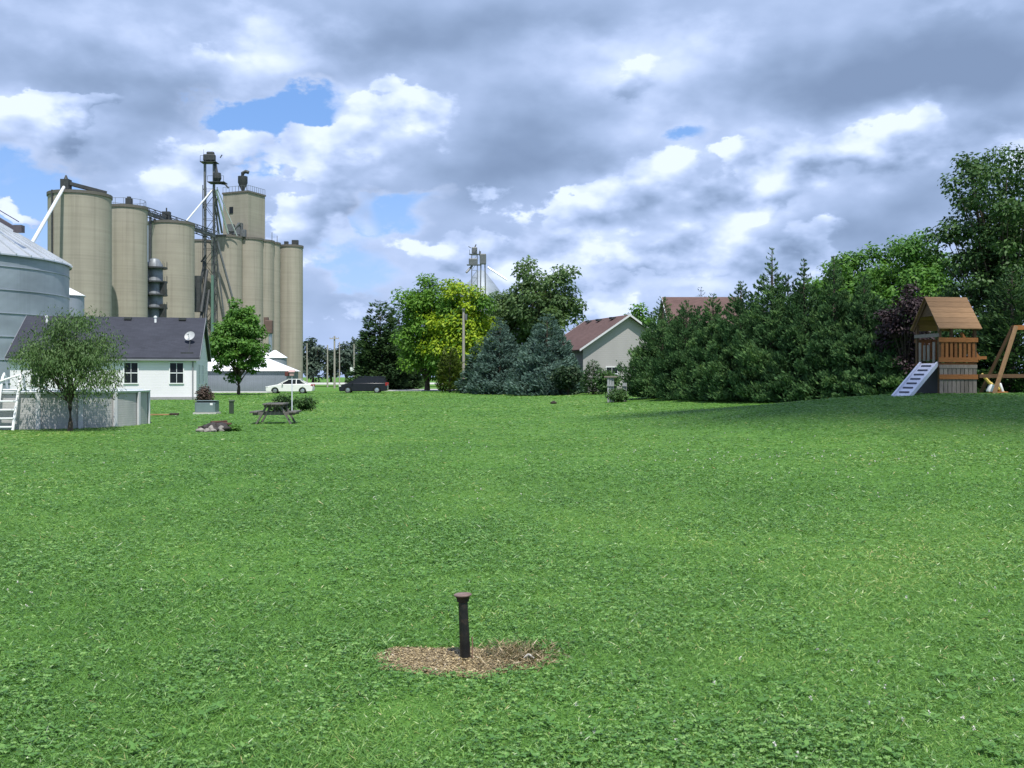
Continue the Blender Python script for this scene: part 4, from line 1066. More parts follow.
m.build('cap', mat_cap(), post, True)
m = MB(); m.path([(0.040, -0.03, -0.02), (0.043, -0.02, 0.08), (0.041, -0.015, 0.15)], [0.004]*3, 6); m.build('wire', plain('copper_wire', (0.20, 0.12, 0.08), 0.6), post)
MC = (PX-0.045, PY-0.01)
def patch_r(th):
    """outline of the bare patch, in metres from its middle"""
    return (1+0.10*np.sin(2*th+2.4)+0.09*np.sin(3*th+0.6)+0.07*np.sin(5*th+2.0)+0.05*np.sin(9*th)+0.04*np.sin(14*th+1))
PAX, PAY = 0.475, 0.31
def in_patch(x, y, k=1.0):
    dx_, dy_ = (x-MC[0])/PAX, (y-MC[1])/PAY
    return np.hypot(dx_, dy_) < k*patch_r(np.arctan2(dy_, dx_))
def mat_mulch():
    b = NB('mulch'); n = b.noise(38, 5, 0.7); n2 = b.noise(5, 4, 0.6)
    c = b.ramp(n, [(0.28, (0.10, 0.074, 0.042)), (0.5, (0.27, 0.205, 0.11)), (0.7, (0.42, 0.33, 0.18))])
    c = b.mix(b.math('MULTIPLY', b.ramp(n2, [(0.5, (0, 0, 0)), (0.7, (1, 1, 1))]), 0.6), c, (0.075, 0.055, 0.04))
    b.base(c, 0.95, 0, 0.1); b.bump(n, 1.0, 0.02); return b.m
NR, NTH = 14, 72
V = [(MC[0], MC[1], 0.014)]; F3 = []
for i in range(1, NR+1):
    for k in range(NTH):
        th = 2*math.pi*k/NTH; f = i/NR; r = float(patch_r(th))*f*1.04
        V.append((MC[0]+PAX*r*math.cos(th), MC[1]+PAY*r*math.sin(th), 0.004+0.010*(1-f*f)+0.010*(mnoise.noise(Vector((r*math.cos(th)*9, r*math.sin(th)*9, 1)))+0.3)*(1 if i < NR else 0.2)))
for k in range(NTH): F3.append((0, 1+k, 1+(k+1) % NTH))
for i in range(NR-1):
    for k in range(NTH):
        a, b_ = 1+i*NTH+k, 1+i*NTH+(k+1) % NTH; F3.append((a, a+NTH, b_+NTH)); F3.append((a, b_+NTH, b_))
tag(np_mesh('mulch_patch', np.array(V), np.array(F3), mat_mulch(), smooth=True), kind='structure')
# a white curled scrap at the dead end of the patch
m = MB(); P = [(0.033*math.cos(a), 0.012*math.sin(a), 0.026*math.sin(a)+0.004*math.sin(5*a)) for a in np.linspace(0.15, 2.9, 10)]
m.path([Vector(p) for p in P], [0.0035+0.0035*math.sin(k*0.35) for k in range(10)], 7)
o = m.build('white_scrap', plain('bone_white', (0.62, 0.60, 0.54), 0.6), None, True, (wx(528.5, 6.0), 5.95, 0.015)); tag(o, 'small white curled scrap arching over a dark hole in the mulch', 'scrap')
o = blob(0.045, 0.03, 0.025, 5, 3, 0.3, plain('hole_dark', (0.012, 0.010, 0.008), 0.95), 'dark_blob', None, (wx(527, 6.0), 5.975, 0.012)); tag(o, 'dark hole under the white curled scrap, made as a near-black lump', 'soil lump')  # near-black lump stands in for the shade inside a small hole
o = blob(0.20, 0.18, 0.13, 8, 3, 0.4, plain('clod', (0.03, 0.024, 0.018), 0.95, 0, 0.4, 5), 'dark_blob', None, at(553.5, 62, 0.06)); tag(o, 'lone dark clod on the far lawn in front of the spruces', 'soil lump')

# ------------------------------------------------------------------ vine covered trellis in front of the conifers
M['old_grey'] = mat_wood('silvered_boards', (0.33, 0.35, 0.36), (10, 10, 1.5))
tp = at(616, 60)
tr = thing('garden_trellis', 'pale weathered trellis panels overgrown at the foot, before the gabled house', 'trellis', tp, R(-12))
for sx, w_, h_ in ((-0.32, 0.42, 1.52), (0.52, 0.26, 1.15)):
    m = MB()
    for k in range(3): m.box((sx+w_*(k-1)/3, 0.02*k, h_/2-0.1), (w_/3.6, 0.06, h_+0.2))
    for z in (0.5, 1.0): m.box((sx, -0.055, z), (w_, 0.04, 0.10))
    m.build('slatted_panel', M['old_grey'], tr)
m = MB(); m.box((-0.32, 0.02, 1.52), (0.75, 0.22, 0.08)); m.build('cap_board', M['grey_wood'], tr)

# ------------------------------------------------------------------ unseen cloud mesh added high behind the viewer, shaped to shade the far side lawn
target = Vector((12.6, 28.4, 0.8)); cpos = target+to_sun*620
bm = bmesh.new(); cr2 = random.Random(4)
for k in range(46):
    a, r = cr2.random()*6.283, cr2.random()**0.6
    u_, v_ = math.cos(a)*r*14, math.sin(a)*r*3.2
    c = Vector((u_*0.47+v_*0.88, -u_*0.88+v_*0.47, cr2.random()*6*(1-r)))
    s_ = 1.8+1.6*(1-r)*cr2.random()+1.2*cr2.random()
    mm = Matrix.Translation(c) @ Matrix.Diagonal((s_, s_, s_*0.62, 1))
    q = bmesh.ops.create_icosphere(bm, subdivisions=3, radius=1.0, matrix=mm)
    for v in q['verts']:
        v.co += (v.co-c).normalized()*s_*0.35*mnoise.fractal(v.co*0.35, 0.9, 2.0, 3)
me = bpy.data.meshes.new('cloud'); bm.to_mesh(me); bm.free(); me.polygons.foreach_set('use_smooth', [True]*len(me.polygons))
cm = NB('shade_cloud'); cm.base((0.9, 0.9, 0.92), 1.0, 0, 0.0); me.materials.append(cm.m)
o = bpy.data.objects.new('cloud', me); C.objects.link(o); o.location = cpos; tag(o, kind='structure')

# ------------------------------------------------------------------ foliage
def unit(v): return v/np.maximum(np.linalg.norm(v, axis=-1, keepdims=True), 1e-9)
def leaf_mesh(name, P, A, N, L, W, tint, mt, parent=None, fold=0.12):
    """diamond leaves: base P, long axis A, rough normal N, length L, width W"""
    A = unit(A); S = unit(np.cross(A, N)); Nn = np.cross(S, A)
    L = L[:, None]; W = W[:, None]
    mid = P+A*L*0.48-Nn*L*fold*0.3
    v = np.stack([P, mid+S*W*0.5+Nn*W*fold, P+A*L-Nn*L*fold*0.5, mid-S*W*0.5+Nn*W*fold], 1).reshape(-1, 3)
    f = np.arange(len(v)).reshape(-1, 4)
    return np_mesh(name, v, f, mt, parent, tint)
def rdir(g, n): return unit(g.normal(size=(n, 3)))

LEAF = {
 'green':  mat_leaf('leaf_green', [(0.1, (0.026, 0.060, 0.018)), (0.5, (0.056, 0.120, 0.034)), (0.9, (0.110, 0.195, 0.056))]),
 'bright': mat_leaf('leaf_bright', [(0.1, (0.038, 0.100, 0.020)), (0.5, (0.090, 0.215, 0.038)), (0.9, (0.180, 0.335, 0.058))], 0.38),
 'spring': mat_leaf('leaf_spring', [(0.1, (0.045, 0.115, 0.016)), (0.5, (0.105, 0.235, 0.030)), (0.9, (0.20, 0.36, 0.045))], 0.4),
 'yellow': mat_leaf('leaf_yellow', [(0.1, (0.14, 0.24, 0.012)), (0.5, (0.30, 0.42, 0.024)), (0.9, (0.46, 0.56, 0.04))], 0.35),
 'lime':   mat_leaf('leaf_lime', [(0.1, (0.045, 0.075, 0.012)), (0.5, (0.085, 0.125, 0.020)), (0.9, (0.13, 0.17, 0.03))]),
 'dark':   mat_leaf('leaf_dark', [(0.1, (0.012, 0.028, 0.012)), (0.5, (0.026, 0.055, 0.022)), (0.9, (0.05, 0.09, 0.034))], 0.15),
 'fir':    mat_leaf('needle_dark', [(0.1, (0.026, 0.056, 0.026)), (0.5, (0.060, 0.118, 0.052)), (0.9, (0.115, 0.190, 0.075))], 0.3, 0.8, 0.1),
 'hedge':  mat_leaf('needle_green', [(0.1, (0.022, 0.054, 0.024)), (0.5, (0.068, 0.140, 0.054)), (0.9, (0.165, 0.275, 0.092))], 0.34, 0.8, 0.08),
 'blue':   mat_leaf('needle_blue', [(0.1, (0.034, 0.066, 0.054)), (0.5, (0.082, 0.140, 0.116)), (0.9, (0.175, 0.265, 0.215))], 0.28, 0.75, 0.12),
 'sage':   mat_leaf('leaf_sage', [(0.1, (0.052, 0.096, 0.038)), (0.5, (0.115, 0.195, 0.074)), (0.9, (0.20, 0.30, 0.125))], 0.45),
 'willow': mat_leaf('leaf_grey_green', [(0.1, (0.040, 0.080, 0.024)), (0.5, (0.085, 0.155, 0.048)), (0.9, (0.16, 0.25, 0.085))], 0.3),
 'plum':   mat_leaf('leaf_plum', [(0.1, (0.016, 0.010, 0.012)), (0.5, (0.034, 0.020, 0.024)), (0.9, (0.072, 0.046, 0.052))], 0.15),
 'red':    mat_leaf('leaf_reddish', [(0.1, (0.035, 0.030, 0.022)), (0.5, (0.085, 0.058, 0.045)), (0.9, (0.15, 0.095, 0.08))], 0.2),
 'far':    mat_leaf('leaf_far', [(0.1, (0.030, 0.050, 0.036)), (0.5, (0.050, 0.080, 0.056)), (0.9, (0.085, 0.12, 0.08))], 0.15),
}
def trunk_mesh(parent, h, r, bends, limbs, mt='bark', lean=(0, 0)):
    m = MB(); n = 7
    pts = [Vector((lean[0]*k/n+bends*math.sin(k*1.3)*0.5, lean[1]*k/n+bends*math.cos(k*1.7)*0.5 if k else 0, -0.15+(h+0.15)*k/n)) for k in range(n+1)]
    m.path(pts, [r*(1.35 if k == 0 else 1)*(1-0.75*k/n) for k in range(n+1)], 9)
    for p in limbs: m.path(p[0], p[1], 6)
    return m.build('trunk', M[mt], parent, True), pts

def broadleaf(name, label, pos, h, w, clear, leaf, seed, nclump=60, nleaf=9000, size=0.3, group=None, cat='tree', mt='bark', rt=0.16, squash=1.0, loose=0.5, depth=1.0, shape=0.0, extra=None, cl_r=(0.10, 0.19), aspect=0.6, droop=0.0, off=(0, 0)):
    """trunk with limbs out to uneven leaf clumps; h height, w width, clear = bare trunk height"""
    g = np.random.default_rng(seed)
    t = thing(name, label, cat, pos, 0, group)
    cz = clear+(h-clear)*0.5; rz = (h-clear)*0.5; rx = w*0.5
    d = rdir(g, nclump); f = 1-(1-loose)*g.random(nclump)**1.3
    f *= 0.86+0.28*g.random(nclump)
    K = d*f[:, None]
    # egg shape: narrower towards the top (shape > 0) or towards the base (< 0)
    k = 1-shape*K[:, 2]*0.5
    c = np.stack([K[:, 0]*rx*k*0.86+off[0], K[:, 1]*rx*depth*k*0.86+off[1], cz+K[:, 2]*rz*0.88*squash], 1)
    cr = w*(cl_r[0]+(cl_r[1]-cl_r[0])*g.random(nclump))
    limbs = []
    for i in range(nclump):
        if i % 2 and nclump > 40: continue
        z0 = clear*0.7+(c[i, 2]-clear*0.7)*0.35*g.random(); p0 = Vector((0, 0, max(z0, clear*0.5))); p2 = Vector(c[i]); p1 = p0.lerp(p2, 0.5)+Vector((0, 0, 0.06*h))*(0.5-0.2*g.random())
        r0 = rt*0.32; limbs.append(([p0, p1, p2], [r0, r0*0.6, r0*0.18]))
    trunk_mesh(t, clear+(h-clear)*0.62, rt, rt*0.5, limbs, mt)
    # leaves: denser near each clump's skin; each clump has its own tint so light and dark masses alternate
    wgt = cr**2; ci = g.choice(nclump, nleaf, p=wgt/wgt.sum())
    dl = rdir(g, nleaf); rad = g.random(nleaf)**0.42
    P = c[ci]+dl*rad[:, None]*cr[ci][:, None]*np.array([1.15, 1.15, 0.72])
    P[:, 2] -= droop*(rad*cr[ci])*g.random(nleaf)
    keep = P[:, 2] > min(0.12, clear*0.5)
    N = unit(dl*0.8+np.array([0, 0, 0.7])+g.normal(size=(nleaf, 3))*0.45)
    A = unit(np.cross(N, rdir(g, nleaf))+np.array([0, 0, -0.35-droop])+dl*0.4)
    L = size*(0.6+0.8*g.random(nleaf)); tint = np.clip(0.5+0.30*(g.random(nclump)[ci]-0.5)+0.5*(g.random(nleaf)-0.5), 0, 1)
    P, N, A, L, tint, ci2 = P[keep], N[keep], A[keep], L[keep], tint[keep], ci[keep]
    if extra:                                     # second leaf colour on the clumps a rule picks
        pick = extra[1](c)[ci2] & (g.random(len(P)) < 0.8)
        leaf_mesh('crown', P[~pick], A[~pick], N[~pick], L[~pick], L[~pick]*aspect, tint[~pick], LEAF[leaf], t)
        leaf_mesh('golden_foliage', P[pick], A[pick], N[pick], L[pick], L[pick]*aspect, tint[pick], LEAF[extra[0]], t)
    else:
        leaf_mesh('crown', P, A, N, L, L*aspect, tint, LEAF[leaf], t)
    return t

def conifer(name, label, pos, h, w, leaf, seed, nspray=9000, size=0.35, group=None, rise=0.15, power=0.85, base=0.02, rough=0.22, spire=0.0, cat='tree', nper=9, mt='bark', tuft=0.34, levels=26, depth=1.0, tone=0.0, face=0.25):
    """leader and tiers of boughs, each bough clothed in short needle sprays"""
    g = np.random.default_rng(seed)
    t = thing(name, label, cat, pos, 0, group)
    B0, B1, rads = [], [], []
    for i in range(levels):
        f = base+(1-base)*(i/levels)**0.92; z = h*f
        prof = (1-f)**power*(0.82+0.18*min(1, (f-base)/0.12+0.35))
        if spire and f > 1-spire: prof *= 0.75
        k = max(3, int(nper*(0.45+0.55*(1-f))))
        a0 = g.random()*6.28
        for j in range(k):
            a = a0+6.283*j/k+g.normal()*0.22
            r = (w*0.5)*prof*(1-rough*1.3*g.random()+rough*0.5*g.random())+0.03*h*(1-f)+0.05
            up = rise*(0.4+f*1.6)+g.normal()*0.06
            B0.append((0, 0, z)); B1.append((math.cos(a)*r, math.sin(a)*r*depth, max(z+r*up, 0.05))); rads.append(r)
    B0, B1, rads = np.array(B0), np.array(B1), np.array(rads)
    m = MB(); m.path([(0, 0, -0.15), (0, 0, h*0.5), (0, 0, h*0.985)], [h*0.020+0.03, h*0.012+0.015, 0.012], 8)
    for q in range(0, len(B0), 3): m.path([B0[q], B0[q]*0.3+B1[q]*0.7], [0.012+0.012*rads[q], 0.006], 5)
    m.build('trunk', M[mt], t, True)
    wgt = rads**1.6+0.02; bi = g.choice(len(rads), nspray, p=wgt/wgt.sum())
    s = g.random(nspray)**0.38
    ax = unit(B1-B0)[bi]
    side = unit(np.cross(ax, np.array([0, 0, 1.0])))
    q = g.normal(size=nspray)*tuft*(0.25+0.75*(1-s*0.6)); v_ = g.normal(size=nspray)*0.10
    rl = np.minimum(rads[bi], w*0.5)
    P = B0[bi]+(B1-B0)[bi]*s[:, None]+side*(q*rl*0.55)[:, None]+np.array([0, 0, 1.0])*(v_*rl*0.6-np.abs(q)*rl*0.10)[:, None]
    A = unit(ax*0.9+side*np.sign(q)[:, None]*0.6+rdir(g, nspray)*0.5+np.array([0, 0, 0.15+rise*0.4]))
    N = unit(np.array([0, 0, 1.0-0.4*face])+unit(ax*np.array([1, 1, 0.2])+1e-6)*face+rdir(g, nspray)*0.5)
    if face > 0.6: A = unit(np.array([0, 0, 0.55])+side*g.normal(size=nspray)[:, None]*0.7+ax*0.45+rdir(g, nspray)*0.3)
    L = size*(0.55+0.8*g.random(nspray))*(0.55+0.45*np.clip(rl/(w*0.35), 0, 1))
    bt = g.random(len(rads))
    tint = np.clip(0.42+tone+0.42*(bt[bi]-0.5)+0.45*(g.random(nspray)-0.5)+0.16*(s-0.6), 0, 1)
    P[:, 2] = np.maximum(P[:, 2], 0.03)
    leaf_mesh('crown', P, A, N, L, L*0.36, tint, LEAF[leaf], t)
    return t
def H(py_top, d, px): return wz(py_top, d)-gz(wx(px, d), d)

# slender tree in front of the pool
p = at(70, 31.4)
g = np.random.default_rng(5)
broadleaf('weeping_tree', 'slender grey green tree with fine drooping leaves before the pool', p, H(303, 31.4, 70), 3.15, 1.1, 'willow', 5, 80, 19000, 0.095, None, 'tree', 'bark', 0.075, loose=0.30, shape=0.42, cl_r=(0.11, 0.20), aspect=0.34, droop=0.75)
# round lawn tree before the shed
p = at(238.5, 95)
broadleaf('young_tree', 'bright green egg-shaped young tree on the lawn before the grey shed', p, H(298, 95, 238), 5.9, 1.2, 'bright', 21, 150, 15000, 0.30, None, 'tree', 'bark', 0.15, loose=0.35, shape=0.85, cl_r=(0.06, 0.12))

# dark evergreens behind the van
G_E = 'dark evergreens beyond the van'
conifer('dark_evergreen', 'broad dark evergreen directly beyond the parked van', at(380, 132), H(299, 132, 380), 7.8, 'fir', 31, 13000, 0.65, G_E, 0.10, 0.55, 0.03, 0.30)
conifer('dark_evergreen', 'dark evergreen between the van and the bright green maple', at(399, 138), H(303, 138, 399), 7.4, 'fir', 32, 13000, 0.65, G_E, 0.10, 0.55, 0.03, 0.30)
# maples
broadleaf('maple_tree', 'bright green maple beside the dark evergreens', at(427, 122), H(274, 122, 427), 8.2, 0.6, 'spring', 41, 90, 22000, 0.38, None, 'tree', 'bark', 0.3, loose=0.4, shape=0.2, depth=0.9, cl_r=(0.13, 0.21), extra=('yellow', lambda c: (c[:, 0] > -0.6) & (c[:, 1] < 0.5) & (c[:, 2] > 3.6) & (c[:, 2] < 9.5) & (np.sin(c[:, 0]*2.1)+np.sin(c[:, 2]*1.5) > 0.1)))
broadleaf('maple_tree', 'maple with large golden yellow patches behind the pale utility pole', at(460, 118), H(273, 118, 460), 8.8, 0.5, 'spring', 42, 100, 24000, 0.40, None, 'tree', 'bark', 0.3, loose=0.35, depth=0.9, cl_r=(0.11, 0.19),
          extra=('yellow', lambda c: (c[:, 1] < 2.6) & (c[:, 2] > 2.6) & (np.sin(c[:, 0]*1.3+0.4)+np.sin(c[:, 2]*1.05+1.0) > -1.0)))
conifer('column_shrub', 'yellow green columnar shrub at the foot of the golden maple', at(450, 109), H(351, 109, 450), 2.7, 'lime', 45, 3500, 0.36, None, 0.5, 0.35, 0.02, 0.15, cat='shrub')
# blue spruces
G_B = 'blue spruces on the far lawn edge'
conifer('blue_spruce', 'largest blue spruce, nearest the gabled house', at(547, 92), H(312, 92, 547), 7.6, 'blue', 51, 26000, 0.34, G_B, 0.02, 0.72, 0.005, 0.13, tuft=0.5, levels=24, face=0.8)
conifer('blue_spruce', 'greener blue spruce between the utility pole and the largest spruce', at(500, 98), H(316, 98, 500), 6.4, 'blue', 52, 22000, 0.34, G_B, 0.02, 0.75, 0.005, 0.13, tuft=0.5, levels=23, face=0.8)
conifer('blue_spruce', 'smallest blue spruce tucked behind the pale utility pole', at(482, 104), H(338, 104, 482), 5.0, 'blue', 53, 9000, 0.40, G_B, 0.05, 0.6, 0.02, 0.22, tuft=0.42)
# loose trees behind them
broadleaf('deciduous_tree', 'tall loose-crowned green tree rising behind the blue spruces', at(545, 124), H(250, 124, 545), 10.6, 2.0, 'sage', 61, 110, 13000, 0.45, None, 'tree', 'bark', 0.35, loose=0.25, shape=0.15, cl_r=(0.07, 0.13))
broadleaf('deciduous_tree', 'mid green tree between the golden maple and the tall loose tree', at(509, 128), H(282, 128, 509), 7.8, 1.0, 'sage', 62, 75, 11000, 0.42, None, 'tree', 'bark', 0.25, loose=0.35)
# shrubs by the gabled house
broadleaf('round_shrub', 'dark rounded shrub at the foot of the largest blue spruce', at(568, 87), H(362, 87, 568), 2.7, 0.1, 'dark', 71, 40, 4000, 0.22, None, 'shrub', 'bark', 0.05, loose=0.4, cl_r=(0.13, 0.22))
conifer('cone_shrub', 'small pointed evergreen shrub before the gable wall', at(593, 84), H(361, 84, 593), 2.0, 'fir', 72, 3500, 0.22, None, 0.35, 0.55, 0.02, 0.2, cat='shrub')
broadleaf('round_shrub', 'low shrub between the cone shrub and the trellis', at(608, 82), H(370, 82, 608), 2.2, 0.1, 'green', 73, 36, 3500, 0.2, None, 'shrub', 'bark', 0.05, loose=0.4, cl_r=(0.13, 0.22))
broadleaf('trellis_vine', 'leafy weeds climbing the foot of the pale trellis', at(617, 59.3), 0.85, 1.3, 0.02, 'green', 74, 26, 2200, 0.12, None, 'plant', 'bark', 0.02, loose=0.3, cl_r=(0.13, 0.22))
broadleaf('deciduous_tree', 'bright tree top behind the brown roof and the conifer row', at(637, 135), H(302, 135, 637), 6.5, 1.5, 'bright', 75, 50, 4500, 0.5, None, 'tree', 'bark', 0.25)
conifer('conifer', 'small dark conifer tip poking over the second brown roof', at(701, 118), H(285, 118, 701), 5.0, 'fir', 76, 3000, 0.5, None, 0.3, 0.9)

# conifer row, from the gabled house to the playset
G_H = 'conifers in the long row beside the lawn'
ROW = [(663, 62.0, 296, 4.2, 'conifer of the row standing nearest the trellis'), (686, 57.0, 300, 3.5, 'conifer of the row standing before the second brown roof'), (713, 53.0, 293, 3.3, 'shortest conifer in the row, right of the second brown roof'), (741, 49.5, 280, 3.9, 'conifer of the row just before the one with the tall spiky leader'),
       (772, 46.5, 245, 4.3, 'conifer with the tallest spiky leader in the row'), (804, 45.0, 257, 3.8, 'conifer of the row right after the one with the spiky leader'), (834, 43.8, 254, 3.7, 'conifer of the row in front of the bright deciduous crown'), (864, 42.5, 274, 3.5, 'last full conifer of the row before the plum tree'), (892, 41.0, 318, 3.2, 'low conifer of the row behind the climbing ramp')]
for k, (px, d, top, w, lab) in enumerate(ROW):
    p = at(px, d); conifer('conifer', lab, p, H(top, d, px), w*d/47, 'hedge', 100+k, 28000, 0.20, G_H, 0.40, (0.95, 0.9, 0.9, 0.95, 1.08, 1.05, 1.0, 0.9, 0.75)[k], 0.01, 0.27, tone=(0.06, -0.05, 0.10, 0.0, 0.07, -0.06, 0.05, -0.02, 0.06)[k], spire=0.25 if k in (4, 5) else 0, tuft=0.42, levels=25, nper=8, face=1.0)
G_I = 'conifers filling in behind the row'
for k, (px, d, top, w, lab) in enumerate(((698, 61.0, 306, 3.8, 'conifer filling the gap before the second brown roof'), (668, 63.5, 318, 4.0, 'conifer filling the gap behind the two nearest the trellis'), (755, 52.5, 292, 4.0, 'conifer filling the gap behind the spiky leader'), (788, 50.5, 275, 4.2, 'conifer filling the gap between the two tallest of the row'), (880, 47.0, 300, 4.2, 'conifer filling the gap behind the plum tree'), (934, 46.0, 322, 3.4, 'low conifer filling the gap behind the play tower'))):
    conifer('conifer', lab, at(px, d), H(top, d, px), w, 'hedge', 140+k, 9000, 0.30, G_I, 0.40, 0.75, 0.01, 0.3, tuft=0.4, face=1.0, tone=-0.28, levels=20, nper=7)  # toned darker: shade between the row's cones is painted into the needles
# bright deciduous crown behind the row, plum, big tree at the edge
broadleaf('deciduous_tree', 'broad bright green crown behind the conifers and plum tree', at(905, 60), H(228, 60, 905), 7.4, 1.2, 'bright', 81, 140, 28000, 0.23, None, 'tree', 'bark', 0.3, loose=0.4, shape=0.1, cl_r=(0.07, 0.13))
broadleaf('deciduous_tree', 'lower bright green crown rising behind the middle of the conifer row', at(851, 62), H(243, 62, 851), 6.0, 1.2, 'bright', 82, 120, 22000, 0.23, None, 'tree', 'bark', 0.3, loose=0.4, shape=0.1, cl_r=(0.09, 0.16))
broadleaf('plum_tree', 'dark purple leaved plum tree beside the play tower', at(906, 40), H(282, 40, 906), 2.25, 0.8, 'plum', 83, 55, 8000, 0.13, None, 'tree', 'bark', 0.08, loose=0.4, cl_r=(0.11, 0.19))
broadleaf('shade_tree', 'tall dark airy tree at the picture edge behind the swing frame', at(1003, 47), H(122, 47, 1003), 6.8, 1.0, 'green', 84, 230, 30000, 0.19, None, 'tree', 'bark', 0.24, loose=0.2, shape=0.12, cl_r=(0.055, 0.105))
G_D = 'dark conifers behind the swing frame'
conifer('conifer', 'dark conifer between the play tower and the big edge tree', at(972, 45), H(318, 45, 972), 3.4, 'fir', 85, 8000, 0.28, G_D, 0.3, 0.6, 0.01, 0.3)
conifer('conifer', 'taller dark conifer under the big edge tree', at(1012, 43.5), H(268, 43.5, 1012), 4.0, 'fir', 86, 10000, 0.28, G_D, 0.3, 0.7, 0.01, 0.3)

# far tree line beyond the road
G_F = 'blue green trees far beyond the road'
for k, (px, d, top, w, lab) in enumerate(((313, 300, 335, 8.5, 'dark far tree beside the slim silo'), (331, 330, 343, 7.5, 'far tree behind the tall brownish road pole'), (346, 310, 340, 8.0, 'far tree before the dark evergreens begin'), (361, 320, 336, 9.0, 'far tree half hidden by the dark evergreens'), (298, 330, 342, 8, 'far tree mostly hidden by the slim silo'))):
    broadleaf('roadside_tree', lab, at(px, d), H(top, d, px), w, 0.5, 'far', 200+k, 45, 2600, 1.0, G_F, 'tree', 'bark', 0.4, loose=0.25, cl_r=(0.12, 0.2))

# reddish bush by the utility box, leafy clump under the feeder pole, weeds by the burn pile
broadleaf('reddish_bush', 'reddish brown bush at the corner of the white house', at(204, 56), H(387, 56, 204), 1.2, 0.05, 'red', 91, 36, 2600, 0.10, None, 'shrub', 'bark', 0.03, loose=0.35, cl_r=(0.12, 0.2))
G_C = 'leafy clumps round the feeder pole'
broadleaf('leafy_clump', 'leafy green clump behind the picnic table, at the foot of the feeder pole', at(283, 49), 0.85, 1.35, 0.02, 'green', 92, 30, 2400, 0.14, G_C, 'plant', 'bark', 0.02, loose=0.3, cl_r=(0.12, 0.2), aspect=0.4)
broadleaf('leafy_clump', 'leafy green clump on the car side of the feeder pole', at(303, 50), 0.75, 1.1, 0.02, 'green', 93, 26, 2000, 0.14, G_C, 'plant', 'bark', 0.02, loose=0.3, cl_r=(0.12, 0.2), aspect=0.4)
broadleaf('weed_tuft', 'green weed tuft at the end of the burn pile', at(233, 31.2), 0.22, 0.42, 0.01, 'bright', 94, 14, 500, 0.07, None, 'plant', 'bark', 0.006, loose=0.3, cl_r=(0.14, 0.22))

# ------------------------------------------------------------------ grass, clover, weeds
def mat_blade(name, stops, trans=0.3):
    b = NB(name); a = b.n('ShaderNodeAttribute'); a.attribute_name = 'tint'
    col = b.ramp(a.outputs['Fac'], stops); b.base(col, 0.38, 0, 0.45)
    t = b.n('ShaderNodeBsdfTranslucent'); b.l(b.mix(0.5, col, (1, 1, 0.3), 'MULTIPLY'), t.inputs[0])
    m = b.n('ShaderNodeMixShader'); m.inputs[0].default_value = trans
    b.l(b.p.outputs[0], m.inputs[1]); b.l(t.outputs[0], m.inputs[2]); b.l(m.outputs[0], b.out.inputs[0]); return b.m
M['blade'] = mat_blade('grass_blade', [(0.0, (0.036, 0.100, 0.018)), (0.40, (0.094, 0.222, 0.042)), (0.72, (0.180, 0.340, 0.072)), (0.88, (0.30, 0.41, 0.10)), (1.0, (0.42, 0.39, 0.17))])
M['clover'] = mat_blade('clover_leaf', [(0.0, (0.060, 0.150, 0.032)), (0.5, (0.120, 0.270, 0.055)), (1.0, (0.24, 0.40, 0.115))])
def scatter(g, n, d0, d1, bias=1.0):
    """points on the lawn in front of the camera and to both sides, thinner further out"""
    d = d0*(d1/d0)**(g.random(n)**bias); x = (g.random(n)*2-1)*(0.60*d+1.2)
    return x, d
def blocked(x, y):
    b = np.hypot(x-pcx, y-PD) < PR+0.1
    b |= np.hypot(x-bp.x, y-bp.y) < 0.55
    b |= (y > 107.5) & (x < -26) | (y > 118.5) & (x < -3) & (x > -24)
    return b
g = np.random.default_rng(77)
n = 1000000
x, y = scatter(g, n, 3.3, 120, 1.22)
lush = 0.6*vnoise(x, y, 0.8, 1)+0.4*vnoise(x, y, 3.2, 2)          # slow clumps of longer and darker grass
dry = vnoise(x, y, 0.16, 3)*0.45+vnoise(x, y, 0.5, 8)*0.3+vnoise(x, y, 1.9, 4)*0.25
k = ~(in_patch(x, y, 0.95+0.34*(g.random(n)-0.5))) & ~blocked(x, y) & (g.random(n) < 0.45+0.9*lush)
x, y, lush, dry = x[k], y[k], lush[k], dry[k]; n = len(x)
far = np.clip((y/5.0), 1, None)
L = 0.042*far**0.62*(0.5+0.8*g.random(n)**1.5)*(0.65+0.7*lush)
a = g.random(n)*6.283
up = np.clip(0.55-0.10*far, 0.10, 0.5)+0.25*g.normal(size=n)*np.clip(1.2-0.15*far, 0.25, 1)
A = np.stack([np.cos(a), np.sin(a), np.abs(up)+0.06], 1)
P = np.stack([x, y, hgt(x, y)+0.002+0.018*g.random(n)], 1)
N = unit(np.stack([0.5*g.normal(size=n), 0.5*g.normal(size=n), np.ones(n)], 1))
tint = np.clip(0.44+0.62*(g.random(n)-0.5)-0.15*(lush-0.5)+0.68*np.clip(dry-0.50, -0.12, 1)+0.04*np.clip((y-8)/20, 0, 1)+(g.random(n) < 0.02)*0.45, 0, 1)
tag(leaf_mesh('grass', P, A, N, L, 0.0042*far**0.75*(0.7+0.8*g.random(n)), tint, M['blade']), 'mown green grass of the wide lawn', 'grass', kind='stuff')
